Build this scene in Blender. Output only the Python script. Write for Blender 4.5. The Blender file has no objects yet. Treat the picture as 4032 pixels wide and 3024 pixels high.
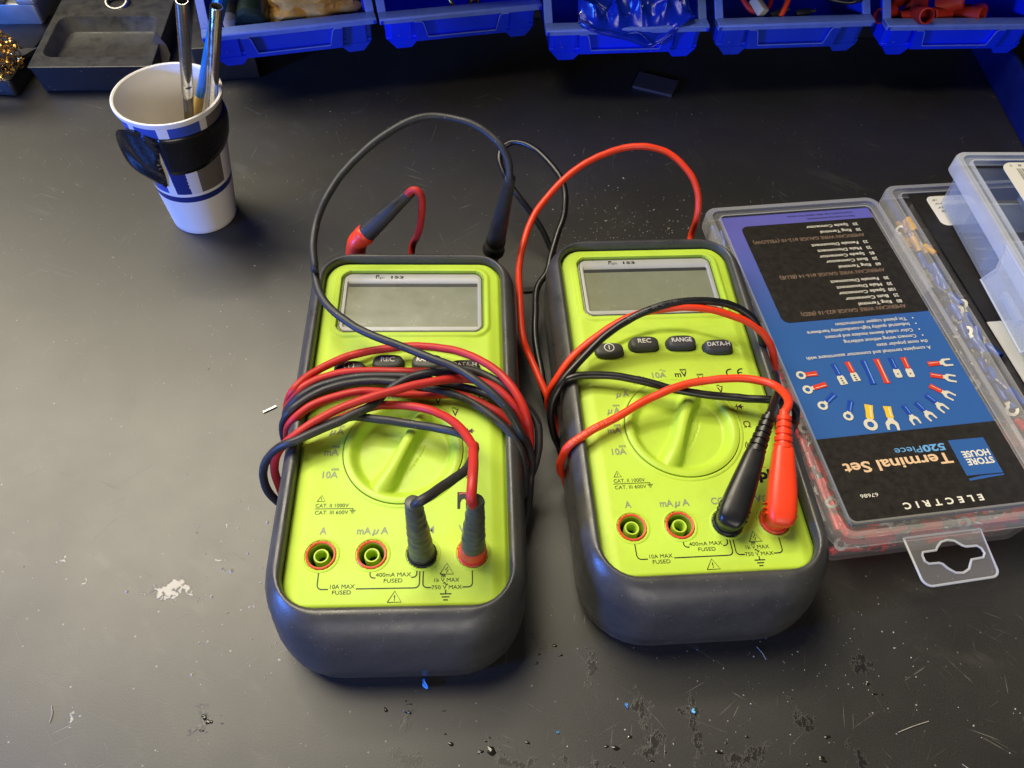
import bpy, bmesh, math, random
from math import sin, cos, pi, radians as R
from mathutils import Vector, Matrix, noise as mnoise

U = 0.001            # everything below is written in millimetres
SC = bpy.context.scene
C = SC.collection

# ------------------------------------------------------------------ camera
cam = bpy.data.cameras.new('camera'); camo = bpy.data.objects.new('camera', cam); C.objects.link(camo)
CAM_H, DE, RO = 316.63, 0.947812, 0.0606655
cR, sR, cD, sD = cos(RO), sin(RO), cos(DE), sin(DE)
rt = Vector((cR, sR*sD, sR*cD)); up = -Vector((sR, -cR*sD, -cR*cD)); fw = Vector((0, cD, -sD))
camo.matrix_world = Matrix(((rt.x, up.x, -fw.x, 0), (rt.y, up.y, -fw.y, 0), (rt.z, up.z, -fw.z, CAM_H*U), (0, 0, 0, 1)))
cam.sensor_width = 36; cam.lens = 36*3028/4032; cam.clip_start = 0.01; cam.clip_end = 50
SC.camera = camo

# ------------------------------------------------------------------ world, lamps, exposure
w = bpy.data.worlds.new('World'); SC.world = w; w.use_nodes = True
w.node_tree.nodes['Background'].inputs[0].default_value = (1.0, 0.93, 0.84, 1)
w.node_tree.nodes['Background'].inputs[1].default_value = 0.02
def area(name, loc, target, sx, sy, power, col):
    l = bpy.data.lights.new(name, 'AREA'); l.shape = 'RECTANGLE'; l.size = sx*U; l.size_y = sy*U
    l.energy = power; l.color = col
    o = bpy.data.objects.new(name, l); C.objects.link(o); o.location = Vector(loc)*U
    d = (Vector(target) - Vector(loc)).normalized()
    o.rotation_euler = d.to_track_quat('-Z', 'Y').to_euler()
    return o
WARM = (1.0, 0.90, 0.68)
area('bench_light', (-330, 1150, 1560), (0, 200, 0), 600, 220, 14.5, WARM)
area('ceiling_light_west', (-1180, 960, 1700), (0, 200, 0), 1300, 1600, 80.0, WARM)
area('fill_light_middle', (-420, 420, 1700), (-60, 150, 0), 700, 260, 7.0, WARM)  # added overhead fill, raises the sheen on the front of the bench
area('fill_light_south', (150, -1500, 620), (0, 300, 30), 1000, 500, 11.0, (1.0, 0.93, 0.82))  # added fill from the camera side for cup, bin and boot fronts
area('blue_light_west', (-800, -220, 210), (-60, 90, 20), 110, 80, 9.5, (0.06, 0.22, 1.0))  # small blue source low on the left, inferred from the blue glints
SC.view_settings.view_transform = 'Standard'; SC.view_settings.look = 'None'
SC.view_settings.exposure = 0.0; SC.view_settings.gamma = 1.0; SC.view_settings.use_curve_mapping = False
SC.render.engine = 'CYCLES'; SC.cycles.use_denoising = True
SC.cycles.max_bounces = 12; SC.cycles.transparent_max_bounces = 32
SC.cycles.caustics_reflective = False; SC.cycles.caustics_refractive = False; SC.cycles.sample_clamp_indirect = 4

# ------------------------------------------------------------------ materials
def nodes(name):
    m = bpy.data.materials.new(name); m.use_nodes = True
    nt = m.node_tree; return m, nt, nt.nodes['Principled BSDF'], nt.nodes['Material Output']
def nd(nt, t, **k):
    n = nt.nodes.new(t)
    for a, b in k.items():
        if a.startswith('i_'): n.inputs[a[2:].replace('_', ' ')].default_value = b
        else: setattr(n, a, b)
    return n
def mat(name, col, rough=0.5, spec=0.5, metal=0.0, bump=0.0, bscale=900.0, var=0.0, vscale=120.0, rvar=0.08, coat=0.0, sss=0.0, dust=0.0, dscale=700.0, grime=None):
    m, nt, p, out = nodes(name)
    p.inputs['Base Color'].default_value = (*col, 1); p.inputs['Roughness'].default_value = rough
    p.inputs['Specular IOR Level'].default_value = spec; p.inputs['Metallic'].default_value = metal
    p.inputs['Coat Weight'].default_value = coat
    if sss: p.inputs['Subsurface Weight'].default_value = sss; p.inputs['Subsurface Radius'].default_value = (.003, .003, .003)
    tc = nd(nt, 'ShaderNodeTexCoord')
    if rvar or var:
        n = nd(nt, 'ShaderNodeTexNoise', i_Scale=vscale, i_Detail=5.0, i_Roughness=0.65); nt.links.new(tc.outputs['Object'], n.inputs['Vector'])
        mr = nd(nt, 'ShaderNodeMapRange'); mr.inputs[1].default_value = .3; mr.inputs[2].default_value = .7
        mr.inputs[3].default_value = max(.02, rough - rvar); mr.inputs[4].default_value = min(1, rough + rvar)
        nt.links.new(n.outputs['Fac'], mr.inputs[0]); nt.links.new(mr.outputs[0], p.inputs['Roughness'])
        if var:
            mx = nd(nt, 'ShaderNodeMix', data_type='RGBA'); mx.inputs[6].default_value = (*[c*(1-var) for c in col], 1); mx.inputs[7].default_value = (*[min(1, c*(1+var)+var*.02) for c in col], 1)
            nt.links.new(n.outputs['Fac'], mx.inputs[0]); nt.links.new(mx.outputs[2], p.inputs['Base Color'])
    if dust or grime:
        src = p.inputs['Base Color'].links[0].from_socket if p.inputs['Base Color'].links else None
        def lay(fac, c2):
            nonlocal src
            m2 = nd(nt, 'ShaderNodeMix', data_type='RGBA'); nt.links.new(fac, m2.inputs[0]); m2.inputs[7].default_value = (*c2, 1)
            if src: nt.links.new(src, m2.inputs[6])
            else: m2.inputs[6].default_value = (*col, 1)
            src = m2.outputs[2]; nt.links.new(src, p.inputs['Base Color'])
        if grime:                                                   # thin smudges and rubbed dirt
            g1 = nd(nt, 'ShaderNodeTexNoise', i_Scale=38.0, i_Detail=8.0, i_Roughness=.72); nt.links.new(tc.outputs['Object'], g1.inputs['Vector'])
            gm = nd(nt, 'ShaderNodeMapRange'); gm.inputs[1].default_value = .52; gm.inputs[2].default_value = .80; gm.inputs[4].default_value = .55; nt.links.new(g1.outputs['Fac'], gm.inputs[0]); lay(gm.outputs[0], grime)
        if dust:
            vo = nd(nt, 'ShaderNodeTexVoronoi', i_Scale=dscale); nt.links.new(tc.outputs['Object'], vo.inputs['Vector'])
            sc_ = nd(nt, 'ShaderNodeSeparateColor'); nt.links.new(vo.outputs['Color'], sc_.inputs[0])
            g_ = nd(nt, 'ShaderNodeMath', operation='GREATER_THAN'); g_.inputs[1].default_value = 1-dust; nt.links.new(sc_.outputs[0], g_.inputs[0])
            d_ = nd(nt, 'ShaderNodeMapRange'); d_.inputs[1].default_value = .22; d_.inputs[2].default_value = .10; d_.inputs[3].default_value = 0; d_.inputs[4].default_value = .55; nt.links.new(vo.outputs['Distance'], d_.inputs[0])
            q_ = nd(nt, 'ShaderNodeMath', operation='MULTIPLY'); nt.links.new(g_.outputs[0], q_.inputs[0]); nt.links.new(d_.outputs[0], q_.inputs[1]); lay(q_.outputs[0], (.34, .33, .31))
    if bump:
        n2 = nd(nt, 'ShaderNodeTexNoise', i_Scale=bscale, i_Detail=3.0); nt.links.new(tc.outputs['Object'], n2.inputs['Vector'])
        b = nd(nt, 'ShaderNodeBump', i_Strength=bump, i_Distance=0.0004); nt.links.new(n2.outputs['Fac'], b.inputs['Height']); nt.links.new(b.outputs[0], p.inputs['Normal'])
    return m
def clear(name, tint, milk, rough=0.22, facing=0.25, var=.05):
    """thin clear or frosted polypropylene: mostly see-through, a little white scatter, gloss on top"""
    m, nt, p, out = nodes(name)
    p.inputs['Base Color'].default_value = (*milk, 1); p.inputs['Roughness'].default_value = rough
    tr = nd(nt, 'ShaderNodeBsdfTransparent'); tr.inputs[0].default_value = (*tint[:3], 1)
    fr = nd(nt, 'ShaderNodeLayerWeight', i_Blend=facing); tc = nd(nt, 'ShaderNodeTexCoord')
    n = nd(nt, 'ShaderNodeTexNoise', i_Scale=70.0, i_Detail=6.0); nt.links.new(tc.outputs['Object'], n.inputs['Vector'])
    ma = nd(nt, 'ShaderNodeMath', operation='MULTIPLY_ADD'); ma.inputs[1].default_value = 0.28; ma.inputs[2].default_value = tint[3] - var*.5
    mb_ = nd(nt, 'ShaderNodeMath', operation='MULTIPLY_ADD'); mb_.inputs[1].default_value = var
    nt.links.new(fr.outputs['Facing'], ma.inputs[0]); nt.links.new(n.outputs['Fac'], mb_.inputs[0]); nt.links.new(ma.outputs[0], mb_.inputs[2])
    mx = nd(nt, 'ShaderNodeMixShader'); nt.links.new(mb_.outputs[0], mx.inputs[0]); nt.links.new(tr.outputs[0], mx.inputs[1]); nt.links.new(p.outputs[0], mx.inputs[2])
    nt.links.new(mx.outputs[0], out.inputs[0])
    return m

M = {}
M['lime'] = mat('lime_plastic', (0.475, 0.675, 0.060), .52, .35, var=.06, vscale=60, bump=.08, bscale=2500, grime=(.36, .47, .05))
M['lime_knob'] = mat('lime_knob_plastic', (0.45, 0.645, 0.055), .44, .4, var=.06, vscale=80, grime=(.34, .44, .05))
M['boot'] = mat('grey_rubber', (0.048, 0.048, 0.048), .36, .5, var=.3, vscale=90, bump=.14, bscale=2200, rvar=.12, dust=.10, dscale=850, grime=(.085, .083, .078))
M['button'] = mat('button_rubber', (0.055, 0.058, 0.058), .5, .4, bump=.05)
M['white_print'] = mat('white_print', (0.80, 0.80, 0.78), .5, .3)
M['black_print'] = mat('black_print', (0.012, 0.012, 0.014), .5, .3)
M['dark_print'] = mat('maroon_print', (0.05, 0.012, 0.022), .5, .3)
M['grey_print'] = mat('grey_print', (0.24, 0.27, 0.17), .5, .3)
M['bezel'] = mat('silver_bezel', (0.40, 0.41, 0.40), .5, .5, metal=.1, var=.06)
M['lcd_shadow'] = mat('window_edge_shade', (0.03, 0.032, 0.035), .4)
M['lcd'] = mat('lcd_glass', (0.20, 0.213, 0.150), .25, .9, var=.12, vscale=90, rvar=.05, grime=(.25, .26, .19), dust=.03)
M['red_ring'] = mat('red_ring', (0.70, 0.07, 0.03), .4)
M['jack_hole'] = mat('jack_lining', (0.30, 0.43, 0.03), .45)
M['dark_hole'] = mat('dark_hole', (0.01, 0.012, 0.006), .6)
M['red_old'] = mat('dull_red_rubber', (0.50, 0.022, 0.016), .50, .4, var=.14, vscale=70, bump=.08, dust=.05, grime=(.30, .03, .025))
M['black_old'] = mat('dull_black_rubber', (0.022, 0.023, 0.025), .48, .45, var=.3, vscale=80, bump=.12, dust=.08, grime=(.05, .049, .046))
M['red_new'] = mat('bright_red_silicone', (0.80, 0.050, 0.012), .40, .45, var=.05)
M['black_new'] = mat('black_silicone', (0.008, 0.008, 0.009), .34, .5, var=.1)
M['cable_ink_red'] = mat('cable_ink_pale', (0.85, 0.22, 0.13), .5)
M['cable_ink_grey'] = mat('cable_ink_grey', (0.10, 0.10, 0.105), .5)
M['sleeve'] = mat('shrink_sleeve', (0.062, 0.064, 0.052), .45, .5, var=.35, vscale=160, bump=.5, bscale=350)
M['black_plastic'] = mat('black_plastic', (0.010, 0.010, 0.012), .40, .5, var=.2, bump=.05, dust=.05, dscale=400)
M['tray_black'] = mat('dusty_black_plastic', (0.030, 0.030, 0.030), .50, .5, var=.45, vscale=140, bump=.1, rvar=.15)
M['bin_blue'] = mat('blue_polypropylene', (0.006, 0.040, 0.56), .42, .5, var=.18, vscale=45, bump=.06, bscale=900, rvar=.1, dust=.05, dscale=420)
M['bin_vivid'] = mat('bright_blue_polypropylene', (0.000, 0.030, 0.96), .40, .5, var=.15, vscale=45, bump=.06, bscale=900, rvar=.1, dust=.05, dscale=420)
M['bin_lip'] = mat('worn_sheen_blue_lip', (0.13, 0.21, 0.66), .42, .5, var=.3, vscale=110, bump=.1)  # lip sheen and edge highlights put into a paler blue, besides wear
M['panel_blue'] = mat('dark_blue_panel', (0.002, 0.010, 0.13), .5, .4, var=.15, bump=.08)
M['paper_white'] = mat('cup_paper', (0.86, 0.83, 0.78), .45, .4, var=.03, vscale=50)
M['cup_blue'] = mat('cup_blue_print', (0.045, 0.09, 0.42), .42, .4, var=.1)
M['cup_navy'] = mat('cup_navy_print', (0.015, 0.028, 0.16), .42, .4)
M['cup_taupe'] = mat('cup_taupe_print', (0.15, 0.13, 0.11), .42, .4)
M['tape'] = mat('black_vinyl_tape', (0.007, 0.007, 0.008), .26, .55, bump=.25, bscale=140, rvar=.06)
M['steel'] = mat('bright_steel', (0.62, 0.62, 0.62), .20, .5, metal=1.0, var=.1, vscale=200, rvar=.1)
M['dull_steel'] = mat('dull_steel', (0.30, 0.30, 0.30), .32, .5, metal=1.0, var=.2, vscale=200, rvar=.1)
M['bristle'] = mat('fluxed_bristle', (0.10, 0.07, 0.03), .6, var=.6, vscale=600)
M['blue_handle'] = mat('blue_handle', (0.012, 0.16, 0.50), .25, .5, coat=.3)
M['gold_tip'] = mat('ochre_tip', (0.50, 0.32, 0.10), .45, var=.3, vscale=500)
M['brass'] = mat('brass_wool', (0.72, 0.46, 0.13), .25, .5, metal=1.0, var=.3, vscale=500)
M['sponge'] = mat('yellow_sponge', (0.62, 0.36, 0.10), .8, .2, var=.6, vscale=160, bump=.6, bscale=500)
M['bottle_green'] = mat('dark_green_bottle', (0.02, 0.035, 0.028), .25)
M['glove'] = mat('blue_nitrile', (0.002, 0.022, 0.42), .22, .5, var=.1, vscale=80, bump=.15, bscale=200)
M['red_cap'] = mat('red_rubber_cap', (0.48, 0.028, 0.016), .50, .4, var=.1)
M['cream'] = mat('cream_nylon', (0.55, 0.50, 0.38), .45)
M['card_blue'] = mat('label_blue', (0.028, 0.105, 0.36), .45, .3, var=.06, vscale=200)
M['card_violet'] = mat('label_violet', (0.115, 0.115, 0.47), .45, .3)
M['card_black'] = mat('label_black', (0.014, 0.012, 0.011), .45, .35, var=.4, vscale=300)
M['card_white'] = mat('label_white', (0.72, 0.70, 0.66), .5)
M['ink_brown'] = mat('ink_brown', (0.22, 0.15, 0.115), .5)
M['ink_cream'] = mat('ink_cream', (0.72, 0.50, 0.33), .5)
M['ink_sky'] = mat('ink_sky', (0.13, 0.36, 0.75), .5)
M['ink_dark'] = mat('ink_dark_violet', (0.03, 0.03, 0.12), .5)
M['ink_red'] = mat('ink_red', (0.62, 0.04, 0.02), .45)
M['ink_blue'] = mat('ink_blue', (0.012, 0.05, 0.40), .45)
M['ink_yellow'] = mat('ink_yellow', (0.75, 0.50, 0.03), .45)
M['ink_tin'] = mat('ink_tin', (0.62, 0.60, 0.54), .45)
M['ink_green'] = mat('ink_green', (0.02, 0.22, 0.10), .45)
M['clear_lid'] = clear('clear_lid', (.97, .97, .98, .06), (.78, .80, .84), .18, .25)
M['clear_rim'] = clear('clear_rim', (.94, .94, .96, .20), (.76, .77, .81), .2, .3)
M['clear_wall'] = clear('clear_wall', (.97, .96, .97, .05), (.66, .66, .72), .2, .25)
M['frost_lid'] = clear('frosted_lid', (.90, .93, .97, .16), (.70, .75, .84), .3, .28, .08)
M['frost_rim'] = clear('frosted_rim', (.90, .93, .97, .34), (.78, .81, .87), .3, .35, .1)
M['term_red'] = mat('red_crimp_sleeve', (0.80, 0.020, 0.030), .3, .5)
M['term_blue'] = mat('blue_crimp_sleeve', (0.012, 0.07, 0.42), .3, .5)
M['term_yellow'] = mat('yellow_crimp_sleeve', (0.70, 0.38, 0.02), .3, .5)
M['tin'] = mat('tinned_copper', (0.45, 0.43, 0.40), .48, .5, metal=.9)
M['chip_blue'] = mat('pale_blue_plastic', (0.10, 0.36, 0.62), .5)
M['speck'] = mat('pale_dust', (0.34, 0.32, 0.29), .4, var=.6, vscale=300)
M['glue'] = mat('dried_flux', (0.012, 0.011, 0.009), .14, .6, bump=.6, bscale=400)
M['grey_tile'] = mat('grey_tile', (0.055, 0.05, 0.065), .5)
M['grey_card'] = mat('grey_brown_card', (0.14, 0.115, 0.095), .55, var=.2)
M['grey_case'] = mat('grey_metal_case', (0.30, 0.31, 0.31), .4, .5, metal=.5, var=.2)

def bench_material():
    m, nt, p, out = nodes('worn_black_laminate')
    L = nt.links.new
    tc = nd(nt, 'ShaderNodeTexCoord'); ob = tc.outputs['Object']
    def noise(scale, detail=4.0, rough=.6, vec=ob):
        n = nd(nt, 'ShaderNodeTexNoise', i_Scale=scale, i_Detail=detail, i_Roughness=rough); L(vec, n.inputs['Vector']); return n.outputs['Fac']
    def math_(op, a, b=None, c=None):
        n = nd(nt, 'ShaderNodeMath', operation=op)
        for i, v in enumerate((a, b, c)):
            if v is None: continue
            if isinstance(v, (int, float)): n.inputs[i].default_value = v
            else: L(v, n.inputs[i])
        return n.outputs[0]
    def ramp(v, a, b, lo=0.0, hi=1.0):
        n = nd(nt, 'ShaderNodeMapRange'); n.interpolation_type = 'SMOOTHSTEP'
        for i, x in enumerate((a, b, lo, hi)): n.inputs[i+1].default_value = x
        L(v, n.inputs[0]); return n.outputs[0]
    def mapped(rot, sx, sy):
        n0 = nd(nt, 'ShaderNodeMapping'); n0.inputs['Rotation'].default_value = (0, 0, rot); L(ob, n0.inputs['Vector'])      # turn first, then stretch
        n = nd(nt, 'ShaderNodeMapping'); n.inputs['Scale'].default_value = (sx, sy, 1); L(n0.outputs[0], n.inputs['Vector']); return n.outputs[0]
    sep = nd(nt, 'ShaderNodeSeparateXYZ'); L(ob, sep.inputs[0]); X, Y = sep.outputs[0], sep.outputs[1]
    wx = math_('MULTIPLY', math_('SUBTRACT', noise(55.0, 4.0, .7), .5), .034); wy = math_('MULTIPLY', math_('SUBTRACT', noise(47.0, 4.0, .7, mapped(1.1, 1, 1)), .5), .034)
    Xw, Yw = math_('ADD', X, wx), math_('ADD', Y, wy)
    def blob(x, y, rx, ry):      # 1 at (x, y) fading to 0 at the ellipse
        dx = math_('MULTIPLY', math_('SUBTRACT', Xw, x*U), 1/(rx*U)); dy = math_('MULTIPLY', math_('SUBTRACT', Yw, y*U), 1/(ry*U))
        d = math_('SQRT', math_('ADD', math_('MULTIPLY', dx, dx), math_('MULTIPLY', dy, dy)))
        return ramp(d, 1.0, 0.0)
    # fine scratches in several directions, broken up by a large noise
    sc = None
    for k, (rot, a, b, th) in enumerate(((0.3, 26, 1300, .70), (1.2, 10, 1500, .71), (-0.7, 12, 1200, .715), (2.1, 16, 1400, .71), (0.5, 18, 1100, .715), (2.6, 22, 1300, .70), (.85, 24, 1600, .70), (1.7, 20, 1400, .70))):
        s = ramp(noise(1.0, 2.0, .5, mapped(rot, a, b)), th-.03, th+.04)
        s = math_('MULTIPLY', s, ramp(noise(22+9*k, 4.0), .52, .66))
        sc = s if sc is None else math_('MAXIMUM', sc, s)
    # dust dots
    vo = nd(nt, 'ShaderNodeTexVoronoi', i_Scale=330.0); L(ob, vo.inputs['Vector'])
    wn = nd(nt, 'ShaderNodeSeparateColor'); L(vo.outputs['Color'], wn.inputs[0])
    dots = math_('MULTIPLY', ramp(vo.outputs['Distance'], .16, .06), math_('GREATER_THAN', wn.outputs[0], .93))
    dots = math_('MULTIPLY', dots, ramp(noise(9.0, 3.0), .35, .65, .15, 1))
    # worn-through white scuffs
    sf = math_('MULTIPLY', blob(-138, 112.5, 15, 5.5), 1.0)
    for x, y, a, b in ((-131, 111.5, 9, 3), (-116, 128, 4, 2), (-96, 140, 4, 5), (-190, 120, 4, 4), (-120, 141, 2, 3), (-70, 108, 4, 9), (-176, 112, 2, 3), (-160, 60, 4, 4), (-210, 96, 4, 5)):
        sf = math_('MAXIMUM', sf, math_('MULTIPLY', blob(x, y, a, b), .80))
    sf = ramp(math_('MULTIPLY', sf, math_('ADD', math_('MULTIPLY', noise(1.0, 6.0, .8, mapped(.15, 260, 520)), 1.5), -.10)), .34, .46)
    # soft pale smears
    sm = math_('MULTIPLY', ramp(noise(1.0, 4.0, .6, mapped(.5, 26, 70)), .55, .72), ramp(noise(6.0), .48, .64))
    # black stains near the front edge
    st = blob(-30, 52, 18, 6)
    for x, y, a, b in ((-112, 64, 4, 16), (-30, 66, 5, 9), (10, 55, 14, 5), (40, 53, 20, 5), (62, 62, 16, 9), (78, 67, 6, 28), (96, 58, 18, 9), (40, 90, 5, 16), (20, 98, 5, 10), (120, 78, 10, 8), (140, 60, 9, 14), (150, 96, 9, 10), (-64, 100, 3, 14), (-2, 88, 8, 6), (60, 76, 9, 12)):
        st = math_('MAXIMUM', st, blob(x, y, a, b))
    stn = ramp(math_('MULTIPLY', math_('POWER', st, .7), math_('SUBTRACT', math_('MULTIPLY', noise(1.0, 8.0, .82, mapped(.35, 760, 300)), 1.75), .30)), .37, .47)
    base = nd(nt, 'ShaderNodeMix', data_type='RGBA'); base.inputs[6].default_value = (.010, .0097, .0092, 1); base.inputs[7].default_value = (.030, .029, .027, 1)
    L(ramp(math_('ADD', math_('MULTIPLY', noise(5.0, 6.0, .65), .55), math_('MULTIPLY', noise(1900.0, 2.0, .5), .45)), .34, .66), base.inputs[0])
    def over(prev, fac, col):
        n = nd(nt, 'ShaderNodeMix', data_type='RGBA'); L(fac, n.inputs[0]); L(prev, n.inputs[6]); n.inputs[7].default_value = (*col, 1); return n.outputs[2]
    c = over(base.outputs[2], math_('MULTIPLY', sm, .35), (.10, .095, .085))
    c = over(c, math_('MULTIPLY', stn, .75), (.006, .006, .006))
    c = over(c, math_('MULTIPLY', sc, .55), (.24, .23, .20))
    c = over(c, math_('MULTIPLY', dots, .8), (.34, .33, .30))
    c = over(c, math_('MULTIPLY', sf, .8), (.42, .39, .33))
    L(c, p.inputs['Base Color'])
    r = ramp(noise(22.0, 5.0, .65), .3, .7, .47, .505)
    r = math_('SUBTRACT', r, math_('MULTIPLY', stn, .10)); r = math_('ADD', r, math_('MULTIPLY', sc, .08)); L(r, p.inputs['Roughness'])
    p.inputs['Specular IOR Level'].default_value = .9
    b = nd(nt, 'ShaderNodeBump', i_Strength=.35, i_Distance=.0003)
    h = math_('ADD', math_('MULTIPLY', noise(1500, 2.0), .25), math_('ADD', math_('MULTIPLY', stn, .3), math_('SUBTRACT', math_('MULTIPLY', sf, .9), math_('MULTIPLY', sc, .35))))
    L(h, b.inputs['Height']); L(b.outputs[0], p.inputs['Normal'])
    return m
def card_gradient():
    m, nt, p, out = nodes('label_gradient_print'); tc = nd(nt, 'ShaderNodeTexCoord'); sp = nd(nt, 'ShaderNodeSeparateXYZ'); nt.links.new(tc.outputs['Object'], sp.inputs[0])
    mr = nd(nt, 'ShaderNodeMapRange'); mr.inputs[1].default_value = .110; mr.inputs[2].default_value = .180; nt.links.new(sp.outputs[1], mr.inputs[0])
    mx = nd(nt, 'ShaderNodeMix', data_type='RGBA'); mx.inputs[6].default_value = (.028, .105, .36, 1); mx.inputs[7].default_value = (.115, .115, .47, 1); nt.links.new(mr.outputs[0], mx.inputs[0])
    nt.links.new(mx.outputs[2], p.inputs['Base Color']); p.inputs['Roughness'].default_value = .45; p.inputs['Specular IOR Level'].default_value = .3; return m
M['card_grad'] = card_gradient()
M['bench'] = bench_material()

# ------------------------------------------------------------------ mesh helpers
class MB:
    """collects shapes (mm) for ONE mesh object; each face keeps a material slot"""
    def __init__(s, *mats): s.v = []; s.f = []; s.m = []; s.mats = [M[x] for x in mats]
    def add(s, vs, fs, mi=0, mx=None):
        o = len(s.v)
        s.v += [tuple(mx @ Vector(v)) for v in vs] if mx is not None else [tuple(v) for v in vs]
        s.f += [tuple(i+o for i in f) for f in fs]; s.m += [mi]*len(fs); return s
    def build(s, name, parent=None, loc=(0, 0, 0), rz=0.0, angle=38, link=True):
        me = bpy.data.meshes.new(name); me.from_pydata([(x*U, y*U, z*U) for x, y, z in s.v], [], s.f)
        for m in s.mats: me.materials.append(m)
        me.polygons.foreach_set('material_index', s.m); me.polygons.foreach_set('use_smooth', [True]*len(s.f))
        bm = bmesh.new(); bm.from_mesh(me); bmesh.ops.recalc_face_normals(bm, faces=bm.faces); bm.to_mesh(me); bm.free()
        me.set_sharp_from_angle(angle=R(angle)); me.update()
        o = bpy.data.objects.new(name, me)
        C.objects.link(o)
        if parent: o.parent = parent
        o.location = Vector(loc)*U; o.rotation_euler = (0, 0, rz)
        return o
    # --- shapes
    def box(s, x0, x1, y0, y1, z0, z1, mi=0, mx=None):
        v = [(x, y, z) for z in (z0, z1) for y in (y0, y1) for x in (x0, x1)]
        return s.add(v, [(0, 2, 3, 1), (4, 5, 7, 6), (0, 1, 5, 4), (2, 6, 7, 3), (0, 4, 6, 2), (1, 3, 7, 5)], mi, mx)
    def rbox(s, x0, x1, y0, y1, z0, z1, b=.6, r=1.0, mi=0, mx=None):
        """box with rounded vertical edges and a soft top and bottom edge"""
        return s.loft([rr(x0+b, x1-b, y0+b, y1-b, max(r-b, .1), z0), rr(x0, x1, y0, y1, r, z0+b), rr(x0, x1, y0, y1, r, z1-b),
                       rr(x0+b*.3, x1-b*.3, y0+b*.3, y1-b*.3, r, z1-b*.3), rr(x0+b, x1-b, y0+b, y1-b, max(r-b, .1), z1)], True, True, mi, mx)
    def loft(s, rings, cap0=False, cap1=False, mi=0, mx=None, closed=True):
        n = len(rings[0]); vs = [p for r in rings for p in r]; fs = []
        for k in range(len(rings)-1):
            for i in range(n if closed else n-1):
                j = (i+1) % n; fs.append((k*n+i, k*n+j, (k+1)*n+j, (k+1)*n+i))
        if cap0: fs.append(tuple(range(n-1, -1, -1)))
        if cap1: fs.append(tuple((len(rings)-1)*n+i for i in range(n)))
        return s.add(vs, fs, mi, mx)
    def lathe(s, prof, seg=40, mi=0, mx=None, cap0=False, cap1=False):
        return s.loft([[(r*cos(2*pi*i/seg), r*sin(2*pi*i/seg), z) for i in range(seg)] for r, z in prof], cap0, cap1, mi, mx)
    def tube(s, pts, rad, seg=12, mi=0, cap=True, mx=None, flat=1.0):
        P = [Vector(p) for p in pts]; n = len(P)
        rs = rad if isinstance(rad, (list, tuple)) else [rad]*n
        T = [(P[min(i+1, n-1)] - P[max(i-1, 0)]).normalized() for i in range(n)]
        a = T[0].orthogonal().normalized(); rings = []
        for i in range(n):
            a = (a - T[i]*a.dot(T[i])).normalized(); b = T[i].cross(a)
            rings.append([tuple(P[i] + a*(rs[i]*cos(2*pi*k/seg)) + b*(rs[i]*flat*sin(2*pi*k/seg))) for k in range(seg)])
        return s.loft(rings, cap, cap, mi, mx)
    def prism(s, poly, z0, z1, mi=0, mx=None):
        n = len(poly)
        vs = [(x, y, z0) for x, y in poly] + [(x, y, z1) for x, y in poly]
        return s.add(vs, [tuple(range(n-1, -1, -1)), tuple(range(n, 2*n))] + [(i, (i+1) % n, n+(i+1) % n, n+i) for i in range(n)], mi, mx)
    def shape(s, loops, z=0.0, mi=0, thick=0.0, mx=None):
        vs, fs = fill2d(loops, thick)
        return s.add([(x, y, zz+z) for x, y, zz in vs], fs, mi, mx)
    def line(s, pts, wd, z=0.0, mi=0, mx=None, thick=0.0):
        """flat stroke along a 2D polyline"""
        P = [Vector((x, y)) for x, y in pts]; n = len(P); A = []; B = []
        for i in range(n):
            t = (P[min(i+1, n-1)] - P[max(i-1, 0)]).normalized(); q = Vector((-t.y, t.x))*wd/2
            A.append((*(P[i]+q), z)); B.append((*(P[i]-q), z))
        return s.add(A+B, [(i, i+1, n+i+1, n+i) for i in range(n-1)], mi, mx)
    def text(s, txt, x, y, cap, width=None, align='c', z=0.0, mi=0, bold=0.0, shear=0.0, rot=0.0, mx=None, space=1.0):
        vs, fs, (x0, x1), ch = glyphs(txt, bold, shear, space)
        ky = cap/ch; kx = width/(x1-x0) if width else ky
        ox = {'l': x0, 'c': (x0+x1)/2, 'r': x1}[align]
        c_, s_ = cos(rot), sin(rot); out = []
        for a, b in vs:
            a = (a-ox)*kx; b = b*ky; out.append((x + a*c_ - b*s_, y + a*s_ + b*c_, z))
        return s.add(out, fs, mi, mx)

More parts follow.
